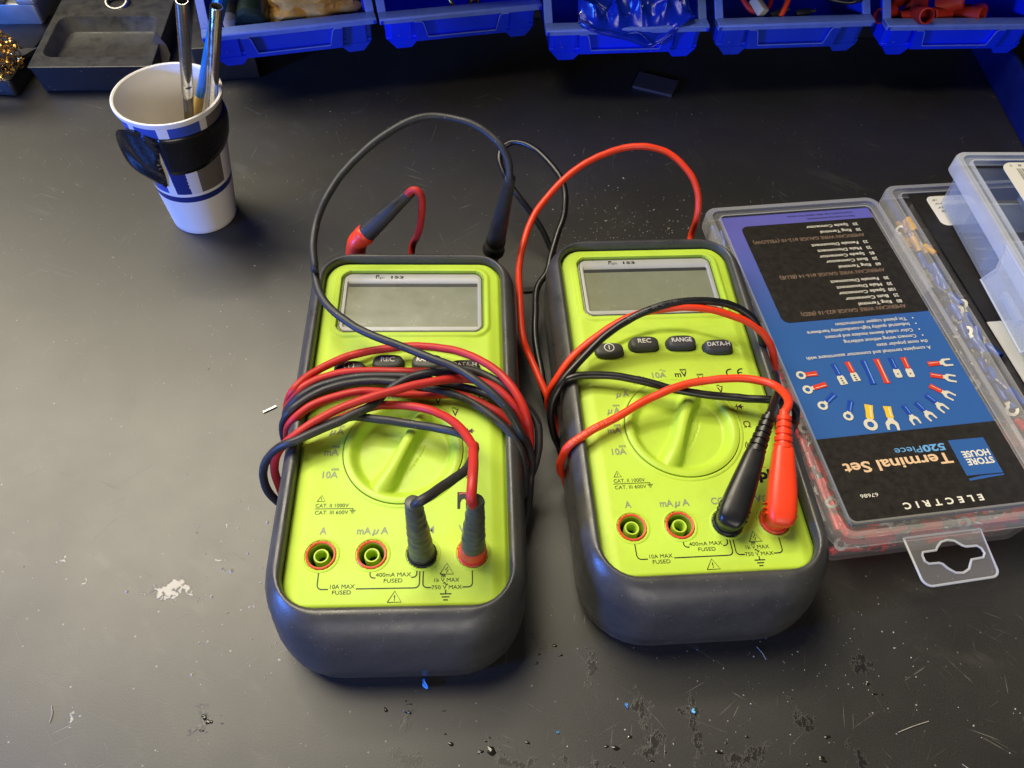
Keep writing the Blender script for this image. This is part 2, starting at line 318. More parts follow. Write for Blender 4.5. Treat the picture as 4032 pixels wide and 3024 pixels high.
def curve_mesh(cu):
    o = bpy.data.objects.new('tmp', cu); C.objects.link(o)
    dg = bpy.context.evaluated_depsgraph_get(); me = o.evaluated_get(dg).to_mesh()
    vs = [tuple(v.co) for v in me.vertices]; fs = [tuple(p.vertices) for p in me.polygons]
    o.evaluated_get(dg).to_mesh_clear(); bpy.data.objects.remove(o); bpy.data.curves.remove(cu)
    return vs, fs
def fill2d(loops, thick=0.0):
    cu = bpy.data.curves.new('tmp', 'CURVE'); cu.dimensions = '2D'; cu.fill_mode = 'BOTH'; cu.extrude = thick/2
    for lp in loops:
        sp = cu.splines.new('POLY'); sp.points.add(len(lp)-1); sp.use_cyclic_u = True
        for q, (x, y) in zip(sp.points, lp): q.co = (x, y, 0, 1)
    return curve_mesh(cu)
_G = {}
def glyphs(txt, bold, shear, space):
    k = (txt, bold, shear, space)
    if k not in _G:
        cu = bpy.data.curves.new('tmp', 'FONT'); cu.body = txt; cu.size = 10; cu.offset = bold; cu.shear = shear; cu.resolution_u = 3; cu.space_character = space
        vs, fs = curve_mesh(cu); xs = [v[0] for v in vs]
        if 'H' not in _G:
            c2 = bpy.data.curves.new('tmp', 'FONT'); c2.body = 'H'; c2.size = 10; hv, _ = curve_mesh(c2); _G['H'] = max(v[1] for v in hv)
        _G[k] = ([(v[0], v[1]) for v in vs], fs, (min(xs), max(xs)), _G['H'])
    return _G[k]
def rr(x0, x1, y0, y1, r, z, n=7):
    """rounded rectangle ring"""
    out = []
    for cx, cy, a0 in ((x1-r, y0+r, -90), (x1-r, y1-r, 0), (x0+r, y1-r, 90), (x0+r, y0+r, 180)):
        for i in range(n+1):
            a = R(a0 + 90*i/n); out.append((cx + r*cos(a), cy + r*sin(a), z))
    return out
def rr4(x0, x1, y0, y1, rb, rtp, z, n=8):
    out = []
    for cx, cy, a0, r in ((x1-rb, y0+rb, -90, rb), (x1-rtp, y1-rtp, 0, rtp), (x0+rtp, y1-rtp, 90, rtp), (x0+rb, y0+rb, 180, rb)):
        for i in range(n+1):
            a = R(a0 + 90*i/n); out.append((cx + r*cos(a), cy + r*sin(a), z))
    return out
def circ(x, y, r, n=28, a0=0.0): return [(x + r*cos(a0+2*pi*i/n), y + r*sin(a0+2*pi*i/n)) for i in range(n)]
def flat(ring): return [(a, b) for a, b, *_ in ring]
def smooth(pts, step=1.6):
    """centripetal Catmull-Rom through the points"""
    P = [Vector(p) for p in pts]; P = [P[0]*2-P[1]] + P + [P[-1]*2-P[-2]]; out = []
    for i in range(1, len(P)-2):
        p0, p1, p2, p3 = P[i-1:i+3]
        t1 = max((p1-p0).length, .01)**.5; t2 = t1 + max((p2-p1).length, .01)**.5; t3 = t2 + max((p3-p2).length, .01)**.5
        n = max(2, int((p2-p1).length/step))
        for k in range(n):
            t = t1 + (t2-t1)*k/n
            a1 = p0*((t1-t)/t1) + p1*(t/t1); a2 = p1*((t2-t)/(t2-t1)) + p2*((t-t1)/(t2-t1)); a3 = p2*((t3-t)/(t3-t2)) + p3*((t-t2)/(t3-t2))
            b1 = a1*((t2-t)/t2) + a2*(t/t2); b2 = a2*((t3-t)/(t3-t1)) + a3*((t-t1)/(t3-t1))
            out.append(b1*((t2-t)/(t2-t1)) + b2*((t-t1)/(t2-t1)))
    out.append(P[-2]); return out
def axis(p, q):
    """matrix taking +Z from the origin onto the line p -> q"""
    p, q = Vector(p), Vector(q); return Matrix.Translation(p) @ (q-p).to_track_quat('Z', 'Y').to_matrix().to_4x4()
def sst(a, b, x):
    t = max(0.0, min(1.0, (x-a)/(b-a))); return t*t*(3-2*t)
def thing(name, label, cat, loc=(0, 0, 0), rz=0.0, group=None):
    o = bpy.data.objects.new(name, None); C.objects.link(o); o.empty_display_size = .01
    o.location = Vector(loc)*U; o.rotation_euler = (0, 0, rz); return tag(o, label, cat, group)
def tag(o, label, cat, group=None):
    o['label'] = label; o['category'] = cat
    if group: o['group'] = group
    return o
def kind(o, k): o['kind'] = k; return o
def dup(root, loc, rz, label, name=None):
    def cp(o, par):
        c = o.copy(); C.objects.link(c); c.parent = par
        for ch in [x for x in bpy.data.objects if x.parent == o]: cp(ch, c)
        return c
    r = cp(root, None); r.location = Vector(loc)*U; r.rotation_euler = (0, 0, rz); r['label'] = label
    return r
rnd = random.Random(7)

# ------------------------------------------------------------------ the bench
b = MB('bench'); b.rbox(-900, 900, -260, 760, -30, 0, 1.5, 4)
kind(b.build('bench_top'), 'structure')
b = MB('black_plastic'); b.box(-900, 900, 764, 780, -30, 900)
wl = b.build('back_wall'); tag(wl, 'plain black wall panel standing behind the blue bins', 'wall')

# ------------------------------------------------------------------ multimeters
def make_meter():
    t = thing('multimeter', 'lime green handheld multimeter in grey boot wrapped in dull red and black leads', 'multimeter', (-43.25, 161.44, 0), .081754, 'lime multimeters on the bench')
    # rubber boot: one loft from the foot, over the rim, down to the face
    b = MB('boot')
    def ring(z, hx, y0, y1, rb, rtp): return rr4(-hx, hx, y0, y1, rb, rtp, z)
    b.loft([ring(.4, 42, -74, 106, 22, 18), ring(0, 45.5, -78, 110, 25, 20), ring(1.2, 47.2, -79.8, 111.6, 26, 21), ring(5, 48.6, -81.4, 112.6, 27, 21), ring(9.0, 49.2, -82.2, 113.0, 27.5, 21), ring(9.6, 48.9, -82.0, 112.7, 27.5, 21), ring(10.2, 49.3, -82.3, 113.1, 27.5, 21),
            ring(18, 49.8, -82.4, 113.6, 28, 21), ring(25, 49.7, -81.6, 114, 28, 21), ring(31, 49.2, -79.6, 114, 27, 21), ring(32.2, 49.7, -79.2, 114.4, 27, 21), ring(36, 49.5, -77.4, 114.2, 26, 20.5), ring(39.5, 48.6, -75, 113.4, 25, 20),
            ring(42, 47.0, -72.4, 112, 23, 18.5), ring(43.3, 45.4, -70.2, 110.6, 20, 16.5), ring(43.6, 44.4, -68.9, 109.7, 17, 14.5), ring(43.4, 43.4, -67.5, 108.8, 15, 12.5), ring(42.6, 42.7, -66.7, 108.2, 14, 11.5), ring(38.0, 42.5, -66.5, 108.0, 13.5, 11)], True, False)
    b.build('rubber_boot', t, angle=60)
    # face: a height field, so that every recess is real
    JX, JY = (-28.8, -9.7, 9.3, 28.4), -45.6
    def top(x): return 53.6 - .0112*(x-5)**2
    def bot(x): return 38.2 - .0029*x*x
    def rrd(x, y, x0, x1, y0, y1, r):     # signed distance to a rounded rectangle
        dx = abs(x-(x0+x1)/2) - (x1-x0)/2 + r; dy = abs(y-(y0+y1)/2) - (y1-y0)/2 + r
        return math.hypot(max(dx, 0), max(dy, 0)) + min(max(dx, dy), 0) - r
    def hz(x, y):
        z = 40.0 - 1.6*sst(35.5, 42, abs(x)) * (1 - .6*sst(60, 100, y))
        e = rrd(x, y, -42.6, 42.6, -66.6, 108.1, 11); z -= 1.5*sst(-1.6, 0, e)
        s = rrd(x, y, -33.9, 33.9, 63.4, 101.1, 4.5)
        z += .9*sst(3.6, 2.2, s)*sst(-.2, .5, s) if s > -.2 else 0
        if s < .35: z = 38.6
        if abs(x) < 36.5:                                           # button bay
            tp, bt = top(x), bot(x); sd = sst(36.5, 34.8, abs(x))
            if bt < y < tp+1.4: z -= 1.35*sd*sst(tp+1.2, tp-.5, y)*sst(bt-.5, bt+9, y)
        z += .7*sst(52, 56, y)*sst(64, 58, y)*sst(33, 20, abs(x))
        d = math.hypot(x, y)
        if d < 25.3: z = 34.0
        for jx in JX:
            d = math.hypot(x-jx, y-JY)
            if d < 7.0:
                if d < 5.5: z = 29.0
        return z
    b = MB('lime', 'grey_print', 'black_print', 'dark_print', 'red_ring'); nx, ny = 150, 300
    vs = [(-42.6+85.2*i/nx, -66.6+174.7*j/ny, 0) for j in range(ny+1) for i in range(nx+1)]
    keep = [rrd(x, y, -42.7, 42.7, -66.7, 108.2, 11) <= .3 for x, y, _ in vs]
    fs = [(j*(nx+1)+i, j*(nx+1)+i+1, (j+1)*(nx+1)+i+1, (j+1)*(nx+1)+i) for j in range(ny) for i in range(nx)]
    fs = [f for f in fs if all(keep[k] for k in f)]
    b.add([(x, y, hz(x, y)) for x, y, _ in vs], fs, 0)
    b.lathe([(26.6, 39.9), (26.2, 40.25), (25.4, 40.42), (24.9, 40.3), (24.8, 34)], 120, 0); b.lathe([(24.82, 39.7), (24.5, 39.7)], 120, 2)
    # printing on the face
    Zp = 40.12
    def T(s, x, y, cap, wd, mi, **k): b.text(s, x, y, cap, wd, z=Zp, mi=mi, **k)
    def dc(x, y, mi, wd=3.0):
        b.line([(x-wd/2, y+.55), (x+wd/2, y+.55)], .32, Zp, mi)
        for k in (-1, 0, 1): b.line([(x+k*wd*.36-wd*.12, y), (x+k*wd*.36+wd*.12, y)], .32, Zp, mi)
    def ac(x, y, mi, wd=2.8): b.line([(x-wd/2+wd*i/14, y+.45*sin(2*pi*i/14)) for i in range(15)], .36, Zp, mi)
    BO = .2
    T('10A', -4.9, 26.3, 2.9, 6.4, 1, bold=BO); ac(-2.9, 30.3, 1)
    T('mV', 5.1, 26.4, 2.9, 5.7, 2, bold=BO); dc(6.4, 30.0, 2)
    T('V', 13.7, 23.3, 2.9, 2.7, 2, bold=BO); dc(13.7, 27.0, 2)
    T('V', 21.2, 16.9, 2.9, 2.6, 3, bold=BO); ac(21.2, 20.7, 3)
    T('mA', -14.4, 23.2, 2.9, 5.6, 1, bold=BO); ac(-13.4, 27.2, 1)
    T('\u03bc', -24.9, 16.7, 2.9, 2.7, 1, bold=BO, shear=.3); T('A', -21.6, 16.7, 2.9, 2.9, 1, bold=BO); ac(-21.6, 20.6, 1)
    T('\u03bc', -30.0, 8.2, 2.9, 2.7, 1, bold=BO, shear=.3); T('A', -26.8, 8.2, 2.9, 2.9, 1, bold=BO); dc(-26.8, 11.8, 1)
    T('mA', -29.4, -2.0, 2.9, 5.9, 1, bold=BO); dc(-27.8, 1.6, 1)
    T('10A', -28.9, -12.5, 2.9, 6.2, 1, bold=BO); dc(-27.2, -8.9, 1)
    T('\u03a9', 28.7, -1.5, 3.0, 3.2, 3, bold=.06)
    b.line([(25.4, 9.3), (29.4, 9.3)], .4, Zp, 3); b.shape([[(28.6, 8.0), (28.6, 10.6), (26.6, 9.3)]], Zp+.01, 3); b.line([(26.5, 8.0), (26.5, 10.6)], .45, Zp+.01, 3)
    for r_ in (1.4, 2.2, 3.0): b.line([(28.4-r_*cos(R(a)), -11+r_*sin(R(a))) for a in range(-50, 51, 10)], .35, Zp, 2)
    for cx in (28.2, 33.4): b.line([(cx+2.1*cos(R(a)), 27.7+2.1*sin(R(a))) for a in range(75, 286, 15)], .62, Zp, 2)
    b.line([(31.4, 27.7), (33.3, 27.7)], .55, Zp, 2)
    def tri(x, y, wd, h, mark, lw=.28):
        pts = [(x-wd/2, y), (x+wd/2, y), (x, y+h)]; b.line(pts+[pts[0]], lw, Zp, 2)
        if mark == '!': T('!', x, y+h*.17, h*.46, None, 2, bold=.2)
        else: b.line([(x+.25*wd*.3, y+h*.66), (x-.22*wd*.5, y+h*.36), (x+.2*wd*.5, y+h*.42), (x-.1*wd*.4, y+h*.12)], .3, Zp, 2)
    def gnd(x, y, wd, lw=.42, g=1.15):
        b.line([(x, y+1.6), (x, y)], lw, Zp, 2)
        for k, q in enumerate((1, .66, .4)): b.line([(x-wd*q/2, y-k*g), (x+wd*q/2, y-k*g)], lw, Zp, 2)
    tri(-31.2, -23.0, 3.1, 2.7, '!', .24)
    T('CAT. II 1000V', -33.2, -25.6, 1.55, 12.9, 2, align='l'); b.line([(-33.4, -26.2), (-18.3, -26.2)], .24, Zp, 2); T('CAT. III 600V', -33.1, -28.6, 1.55, 12.9, 2, align='l'); 
    b.line([(-18.5, -26.2), (-18.5, -27)], .22, Zp, 2)
    for k, q in enumerate((1, .66, .4)): b.line([(-18.5-1.2*q, -27.0-k*.6), (-18.5+1.2*q, -27.0-k*.6)], .24, Zp, 2)
    T('A', -29.0, -37.0, 2.8, 2.6, 1, bold=BO); T('mA', -13.4, -37.2, 2.8, 5.4, 1, bold=BO); T('\u03bc', -9.0, -37.2, 2.8, 2.8, 1, bold=BO, shear=.3); T('A', -5.5, -37.2, 2.8, 3.0, 1, bold=BO)
    T('COM', 9.2, -37.1, 2.8, 8.6, 1, bold=BO); T('V', 24.4, -36.9, 2.8, 2.7, 1, bold=BO); T('\u03a9', 27.6, -36.9, 2.55, 2.9, 1, bold=.05)
    b.line([(30.2, -35.6), (33.6, -35.6)], .4, Zp, 1); b.shape([[(32.7, -36.7), (32.7, -34.5), (31, -35.6)]], Zp+.01, 1); b.line([(30.9, -36.7), (30.9, -34.5)], .4, Zp+.01, 1)
    def arc(cx, cy, r_, a0, a1): return [(cx+r_*cos(R(a0+(a1-a0)*i/6)), cy+r_*sin(R(a0+(a1-a0)*i/6))) for i in range(7)]
    LW = .42
    b.line([(-28.9, -52)] + arc(-27.1, -57.2, 1.8, 180, 270) + [(-24.8, -59)], LW, Zp, 2)
    b.line([(-14.6, -59)] + arc(6.9, -57.2, 1.8, 270, 360) + [(8.7, -52)], LW, Zp, 2)
    b.line([(-9.8, -52)] + arc(-8.4, -53.5, 1.4, 180, 270) + [(-7.7, -54.9)], LW, Zp, 2)
    b.line([(5.6, -54.9)] + arc(6.2, -53.5, 1.4, 270, 360) + [(7.6, -52)], LW, Zp, 2)
    b.line([(10.0, -52)] + arc(11.6, -57.4, 1.6, 180, 270) + [(13.2, -59)], LW, Zp, 2)
    b.line([(24.7, -59)] + arc(26.8, -57.4, 1.6, 270, 360) + [(28.4, -52)], LW, Zp, 2)
    T('400mA MAX', -1.1, -54.5, 1.55, 13.1, 2); T('FUSED', -1.1, -56.8, 1.5, 6.9, 2); T('10A MAX', -19.6, -58.8, 1.55, 9.0, 2); T('FUSED', -19.7, -61.0, 1.5, 6.9, 2)
    tri(18.8, -53.9, 5.1, 4.3, '~', .3); T('1k V MAX', 18.9, -56.9, 1.5, 9.3, 2); T('750 V MAX', 18.9, -59.7, 1.5, 11.2, 2); dc(17.6, -54.9, 2, 1.6); ac(18.4, -57.6, 2, 1.6)
    gnd(18.5, -61.5, 4.2); tri(-.2, -64.3, 5.1, 4.2, '!', .3)
    # maker's mark: a black square with a pale arch, then p and i
    b.shape([[(22.5, -27.0), (23.6, -27.0), (23.7, -24.2), (24.3, -22.9), (25.3, -22.5), (25.9, -23.4), (25.9, -27.0), (27.2, -27.0), (27.2, -19.6), (22.5, -19.6)]], Zp, 2)
    T('pi', 30.0, -26.6, 4.4, 5.6, 2, bold=.45); b.line([(23.2, -20.5), (25, -20.0), (28, -20.4), (31.0, -21.4)], .38, Zp+.02, 4)
    b.build('face_panel', t, angle=50)
    # display window
    b = MB('bezel', 'lcd_shadow', 'black_print')
    b.loft([rr(-33.6, 33.6, 63.8, 100.7, 4.2, 38.6), rr(-33.6, 33.6, 63.8, 100.7, 4.2, 39.7), rr(-33.2, 33.2, 64.2, 100.3, 3.9, 40.0), rr(-31.6, 31.6, 66.7, 95.9, .8, 40.0), rr(-31.2, 31.2, 67.1, 94.6, .6, 39.0)], False, False)
    ring = rr(-33.4, 33.4, 64.0, 100.5, 4.0, 40.03); inn = rr(-33.0, 33.0, 64.4, 100.1, 3.7, 40.03); b.loft([ring, inn], mi=1)
    b.text('153', -7.8, 97.3, 1.55, 6.0, z=40.08, mi=2, bold=.3)
    b.shape([[(-18.2, 97.2), (-17.7, 97.2), (-17.7, 98.7), (-16.9, 98.7), (-16.9, 97.2), (-16.6, 97.2), (-16.6, 99.5), (-18.2, 99.5)]], 40.08, 2); b.text('pi', -15.1, 97.2, 1.45, 2.0, z=40.08, mi=2)
    sb = b.build('display_bezel', t)
    b = MB('lcd', 'lcd_shadow'); b.box(-31.5, 31.5, 66.8, 95.8, 38.7, 39.15); b.box(-31.1, 31.1, 92.6, 94.5, 39.2, 39.3, 1); b.build('lcd_window', sb)  # dark top strip stands for the bezel's shade on the display
    # buttons
    for (bx_, by_, s) in ((-25.9, 41.9, 'O'), (-9.0, 45.2, 'REC'), (8.5, 45.2, 'RANGE'), (25.2, 42.1, 'DATA-H')):
        b = MB('button', 'white_print', 'dark_hole')
        def sup(hx, hy, z): return [(bx_+hx*(abs(cos(a))**.62)*(1 if cos(a) > 0 else -1), by_+hy*(abs(sin(a))**.72)*(1 if sin(a) > 0 else -1), z) for a in [2*pi*i/40 for i in range(40)]]
        b.loft([sup(7.15, 4.35, 38.2), sup(7.15, 4.35, 39.55), sup(6.7, 4.0, 39.6)], mi=2)
        b.loft([sup(6.7, 3.9, 38.2), sup(6.7, 3.9, 41.0), sup(6.5, 3.7, 41.8), sup(5.9, 3.2, 42.3), sup(4.6, 2.3, 42.5)], False, True)
        zt = 42.56
        if s == 'O':
            b.loft([[(bx_+r_*cos(2*pi*i/32), by_+.6+r_*sin(2*pi*i/32), zt) for i in range(32)] for r_ in (2.35, 2.0)], mi=1); b.line([(bx_, by_-.6), (bx_, by_+1.8)], .4, zt, 1)
        else: b.text(s, bx_, by_-.5, 2.35, {'REC': 6.1, 'RANGE': 9.4, 'DATA-H': 10.6}[s], z=zt, mi=1, bold=.16)
        b.build('button', t)
    # selector knob: dished disc with a slanting grip bar
    b = MB('lime_knob'); nr, na = 44, 144; A0 = R(61.0)
    def kz(x, y):
        d = math.hypot(x, y); u = x*cos(A0)+y*sin(A0); v = -x*sin(A0)+y*cos(A0)
        z = 37.4 + 3.7*sst(18.0, 22.2, d) - .3*sst(23.4, 24.5, d)
        c0 = 1.1*sin(u/24*pi*.9); wd = 2.3 + 1.2*(abs(u)/22)**2 + (1.1 if u < 0 else 0)*sst(6, 20, -u)
        bar = 42.3 + .8*cos(u/24*1.3) - 1.9*sst(14, 23.5, abs(u)) - .16*(v-c0)**2
        k = sst(wd+2.0, wd-.7, abs(v-c0))
        z = z + (max(bar, z)-z)*k
        if v < -6 and abs((v+6.8) - .012*u*u) < .25 and d < 21: z -= .35
        return z
    vs = [(0, 0, kz(0, 0))]; fs = []
    for i in range(1, nr+1):
        r_ = 24.5*i/nr
        for j in range(na):
            a = 2*pi*j/na; vs.append((r_*cos(a), r_*sin(a), kz(r_*cos(a), r_*sin(a))))
    for j in range(na): fs.append((0, 1+j, 1+(j+1) % na))
    for i in range(nr-1):
        for j in range(na): fs.append((1+i*na+j, 1+(i+1)*na+j, 1+(i+1)*na+(j+1) % na, 1+i*na+(j+1) % na))
    b.add(vs, fs); b.lathe([(24.5, 40.9), (24.55, 40.5), (24.5, 35)], 144)
    b.build('selector_knob', t, angle=60)
    # input jacks
    for jx in JX:
        b = MB('jack_hole', 'red_ring', 'dark_hole', 'lime'); mx = Matrix.Translation((jx, JY, 0))
        b.lathe([(5.15, 40.2), (4.75, 40.0), (4.6, 30)], 40, 0, mx); b.lathe([(7.2, 39.85), (7.0, 40.2), (6.4, 40.34), (6.15, 40.2), (6.0, 39.8), (5.7, 39.75)], 48, 3, mx); b.lathe([(4.6, 30), (.2, 30)], 40, 2, mx)
        b.lathe([(5.75, 39.7), (5.7, 40.35), (5.4, 40.6), (5.0, 40.5), (4.75, 39.9)], 48, 1 if jx < 20 and jx != 9.3 else (1 if jx > 20 else 2), mx)
        b.lathe([(3.15, 30), (3.0, 39.0), (2.8, 39.5), (2.3, 39.5), (2.1, 39.0), (2.1, 31)], 36, 3, mx); b.lathe([(2.1, 33), (.1, 33)], 36, 2, mx)
        b.build('input_jack', t)
    return t
meter = make_meter()
meter2 = dup(meter, (73.93, 181.55, 0), .114804, 'lime green multimeter in grey boot beside the clear terminal box, with bright orange-red leads')
# handwritten number on the second boot's top edge, and the scratched pale line on the first knob
b = MB('black_print'); b.text('20', 12.5, 112.7, 3.2, 7.5, z=0, bold=-.05, shear=.3)
mk = b.build('pen_mark', meter2); 
me = mk.data
for v in me.vertices:
    x, y = v.co.x/U, v.co.y/U; k = (y-112.0)
    v.co.y = (112.2+k*.55)*U; v.co.z = (42.05 - k*.55*.75 + .12)*U
# ------------------------------------------------------------------ test leads
CABLES = {
    'left_red_plug': [(-9.8, 118.7, 77), (-11.1, 117.6, 86), (-11.3, 122.3, 88), (-11.7, 131.6, 85), (-12.3, 144.4, 76), (-12.6, 147.6, 68), (-17.9, 160.2, 60), (-25.6, 170.1, 54), (-35.1, 176.8, 49), (-47.1, 179.3, 46.5), (-55.8, 178.7, 46), (-62.4, 176.1, 46), (-71.8, 170.6, 46), (-78.5, 166.7, 46), (-84.4, 163.5, 44), (-88.9, 162.9, 38), (-95.1, 169.2, 24), (-93.1, 169.4, 8), (-82.1, 170.3, 2)],
    'left_red_top': [(-83.4, 186.2, 2), (-94.5, 186.3, 7), (-98.5, 186.1, 26), (-97.1, 183.8, 36), (-92.9, 185.2, 45), (-87.8, 192.6, 45.8), (-75.4, 203.0, 45.3), (-55.8, 210.5, 45.3), (-41.1, 212.2, 46), (-23.4, 208.0, 48.5), (-7.6, 197.4, 51.5), (1.8, 186.5, 51), (7.3, 177.7, 46), (9.0, 173.9, 38), (8.4, 167.7, 24), (6.6, 165.5, 8), (-5.3, 163.5, 2)],
    'left_red_second': [(-83.2, 183.3, 2), (-94.2, 183.4, 7), (-98.6, 184.6, 26), (-97.4, 182.3, 34), (-91.7, 184.5, 44), (-85.3, 189.5, 46), (-76.0, 194.0, 46.5), (-59.7, 196.7, 46.5), (-43.6, 197.7, 46.5), (-32.2, 197.8, 46.5), (-22.5, 196.7, 45.5), (-13.4, 195.1, 45), (-4.1, 189.6, 45), (3.5, 182.8, 42), (6.8, 175.6, 24), (5.8, 174.5, 8), (-6.0, 172.5, 2)],
    'left_red_front': [(-80.0, 144.4, 2), (-90.1, 145.6, 5), (-97.0, 152.3, 7), (-98.3, 153.8, 17), (-97.9, 154.5, 28), (-95.5, 155.5, 38), (-91.3, 157.5, 45), (-86.2, 160.3, 49), (-78.7, 166.6, 51), (-69.0, 173.2, 52.5), (-55.1, 179.3, 53.3), (-41.6, 185.4, 53), (-30.5, 189.7, 52), (-22.1, 192.5, 50), (-13.8, 192.7, 49), (-6.5, 190.2, 48), (2.2, 183.6, 45), (7.2, 177.3, 38), (7.2, 169.6, 24), (6.4, 167.5, 8), (-5.5, 165.5, 2)],
    'left_red_inner': [(-82.4, 174.3, 2), (-93.4, 173.4, 8), (-95.6, 170.9, 24), (-95.3, 170.9, 32), (-91.1, 171.4, 42), (-84.3, 175.9, 46), (-75.8, 180.6, 47), (-65.2, 184.0, 47.5), (-53.8, 185.4, 47), (-39.3, 186.0, 45.5), (-22.9, 187.8, 45), (-12.6, 184.3, 45), (-3.5, 179.6, 44.5), (1.5, 176.0, 42), (5.9, 173.5, 26), (5.6, 171.5, 8), (-5.8, 169.5, 2)],
    'left_black_plug': [(-30.8, 117.2, 76), (-29.7, 115.9, 83.5), (-27.9, 116.1, 85.5), (-25.9, 118.2, 84.5), (-23.0, 123.5, 80), (-17.9, 131.8, 74), (-14.2, 138.9, 69), (-12.8, 147.5, 64), (-13.7, 154.5, 59), (-19.3, 162.6, 54), (-28.3, 167.5, 49.5), (-40.1, 170.2, 47), (-54.7, 171.6, 46.5), (-65.2, 172.6, 46.5), (-73.8, 169.4, 46.5), (-80.2, 164.3, 46.5), (-85.9, 161.4, 43), (-94.7, 164.3, 24), (-92.7, 164.4, 8), (-81.7, 165.3, 2)],
    'left_black_upper': [(-82.9, 180.3, 2), (-93.9, 179.4, 8), (-98.5, 180.7, 24), (-97.1, 180.1, 34), (-90.1, 182.3, 44), (-81.9, 187.4, 46), (-69.7, 192.1, 46.3), (-55.2, 194.4, 46.3), (-45.0, 194.4, 46.3), (-34.1, 193.2, 46), (-22.1, 191.9, 45), (-13.0, 189.6, 45), (-6.8, 186.5, 45), (0.7, 179.9, 43), (6.6, 177.6, 24), (5.7, 176.5, 8), (-6.2, 174.5, 2)],
    'left_black_middle': [(-82.2, 171.3, 2), (-93.2, 170.4, 8), (-97.9, 171.9, 22), (-97.6, 173.5, 32), (-92.7, 175.2, 43), (-85.4, 181.3, 46), (-74.8, 187.5, 46.5), (-60.5, 190.9, 46.7), (-51.6, 191.0, 47), (-39.5, 189.2, 47), (-27.6, 187.9, 46), (-15.5, 183.6, 45.2), (-3.2, 174.4, 44.5), (4.3, 166.9, 40), (8.1, 159.6, 24), (6.7, 157.5, 8), (-4.6, 155.6, 2)],
    'left_black_front': [(-79.8, 142.4, 2), (-89.4, 142.6, 4), (-97.9, 149.9, 5), (-100.9, 150.8, 11), (-102.7, 151.7, 19), (-102.6, 153.8, 28), (-99.2, 155.5, 37), (-92.6, 156.3, 45), (-85.6, 157.4, 49), (-76.4, 163.0, 50.5), (-66.4, 169.7, 50.5), (-56.9, 177.1, 49.7), (-52.9, 184.6, 49), (-45.5, 190.8, 49.5), (-34.2, 195.5, 49.6), (-22.6, 198.4, 49), (-13.5, 197.2, 48.5), (-4.3, 192.5, 48), (5.0, 185.9, 45), (11.8, 181.1, 38), (13.3, 175.8, 32), (11.4, 167.9, 18), (7.6, 165.6, 7), (-5.2, 162.6, 2)],
    'left_black_loop': [(-6.7, 287.1, 78), (-7.0, 287.8, 82), (-7.7, 291.3, 87), (-11.3, 295.8, 92), (-18.9, 301.1, 95), (-29.3, 306.1, 97), (-42.2, 308.6, 97), (-52.9, 305.9, 96), (-64.1, 299.4, 93), (-75.1, 290.7, 88), (-84.2, 281.3, 82), (-90.4, 270.9, 76), (-93.6, 261.5, 70), (-93.9, 250.4, 66), (-92.0, 239.8, 62), (-93.5, 245.6, 60), (-91.4, 236.5, 58), (-86.7, 227.3, 57), (-79.8, 219.8, 56.5), (-70.7, 213.0, 56.5), (-59.0, 207.1, 56.5), (-46.5, 202.6, 56.5), (-34.0, 197.2, 57), (-24.9, 193.5, 57), (-15.8, 187.8, 56.8), (-6.7, 181.3, 55), (-0.6, 175.9, 52), (4.8, 170.6, 45), (8.3, 170.7, 36), (10.3, 168.0, 28), (10.7, 164.5, 18), (7.7, 145.6, 8), (-3.6, 142.6, 2)],
    'left_red_tail': [(-55.4, 286.4, 68), (-53.7, 286.5, 70), (-51.2, 286.1, 71), (-49.2, 285.5, 69), (-48.7, 285.5, 63), (-49.6, 285.7, 54), (-52.5, 287.2, 42), (-56.3, 290.1, 30), (-56.8, 277.7, 16), (-60.4, 272.4, 4)],
}
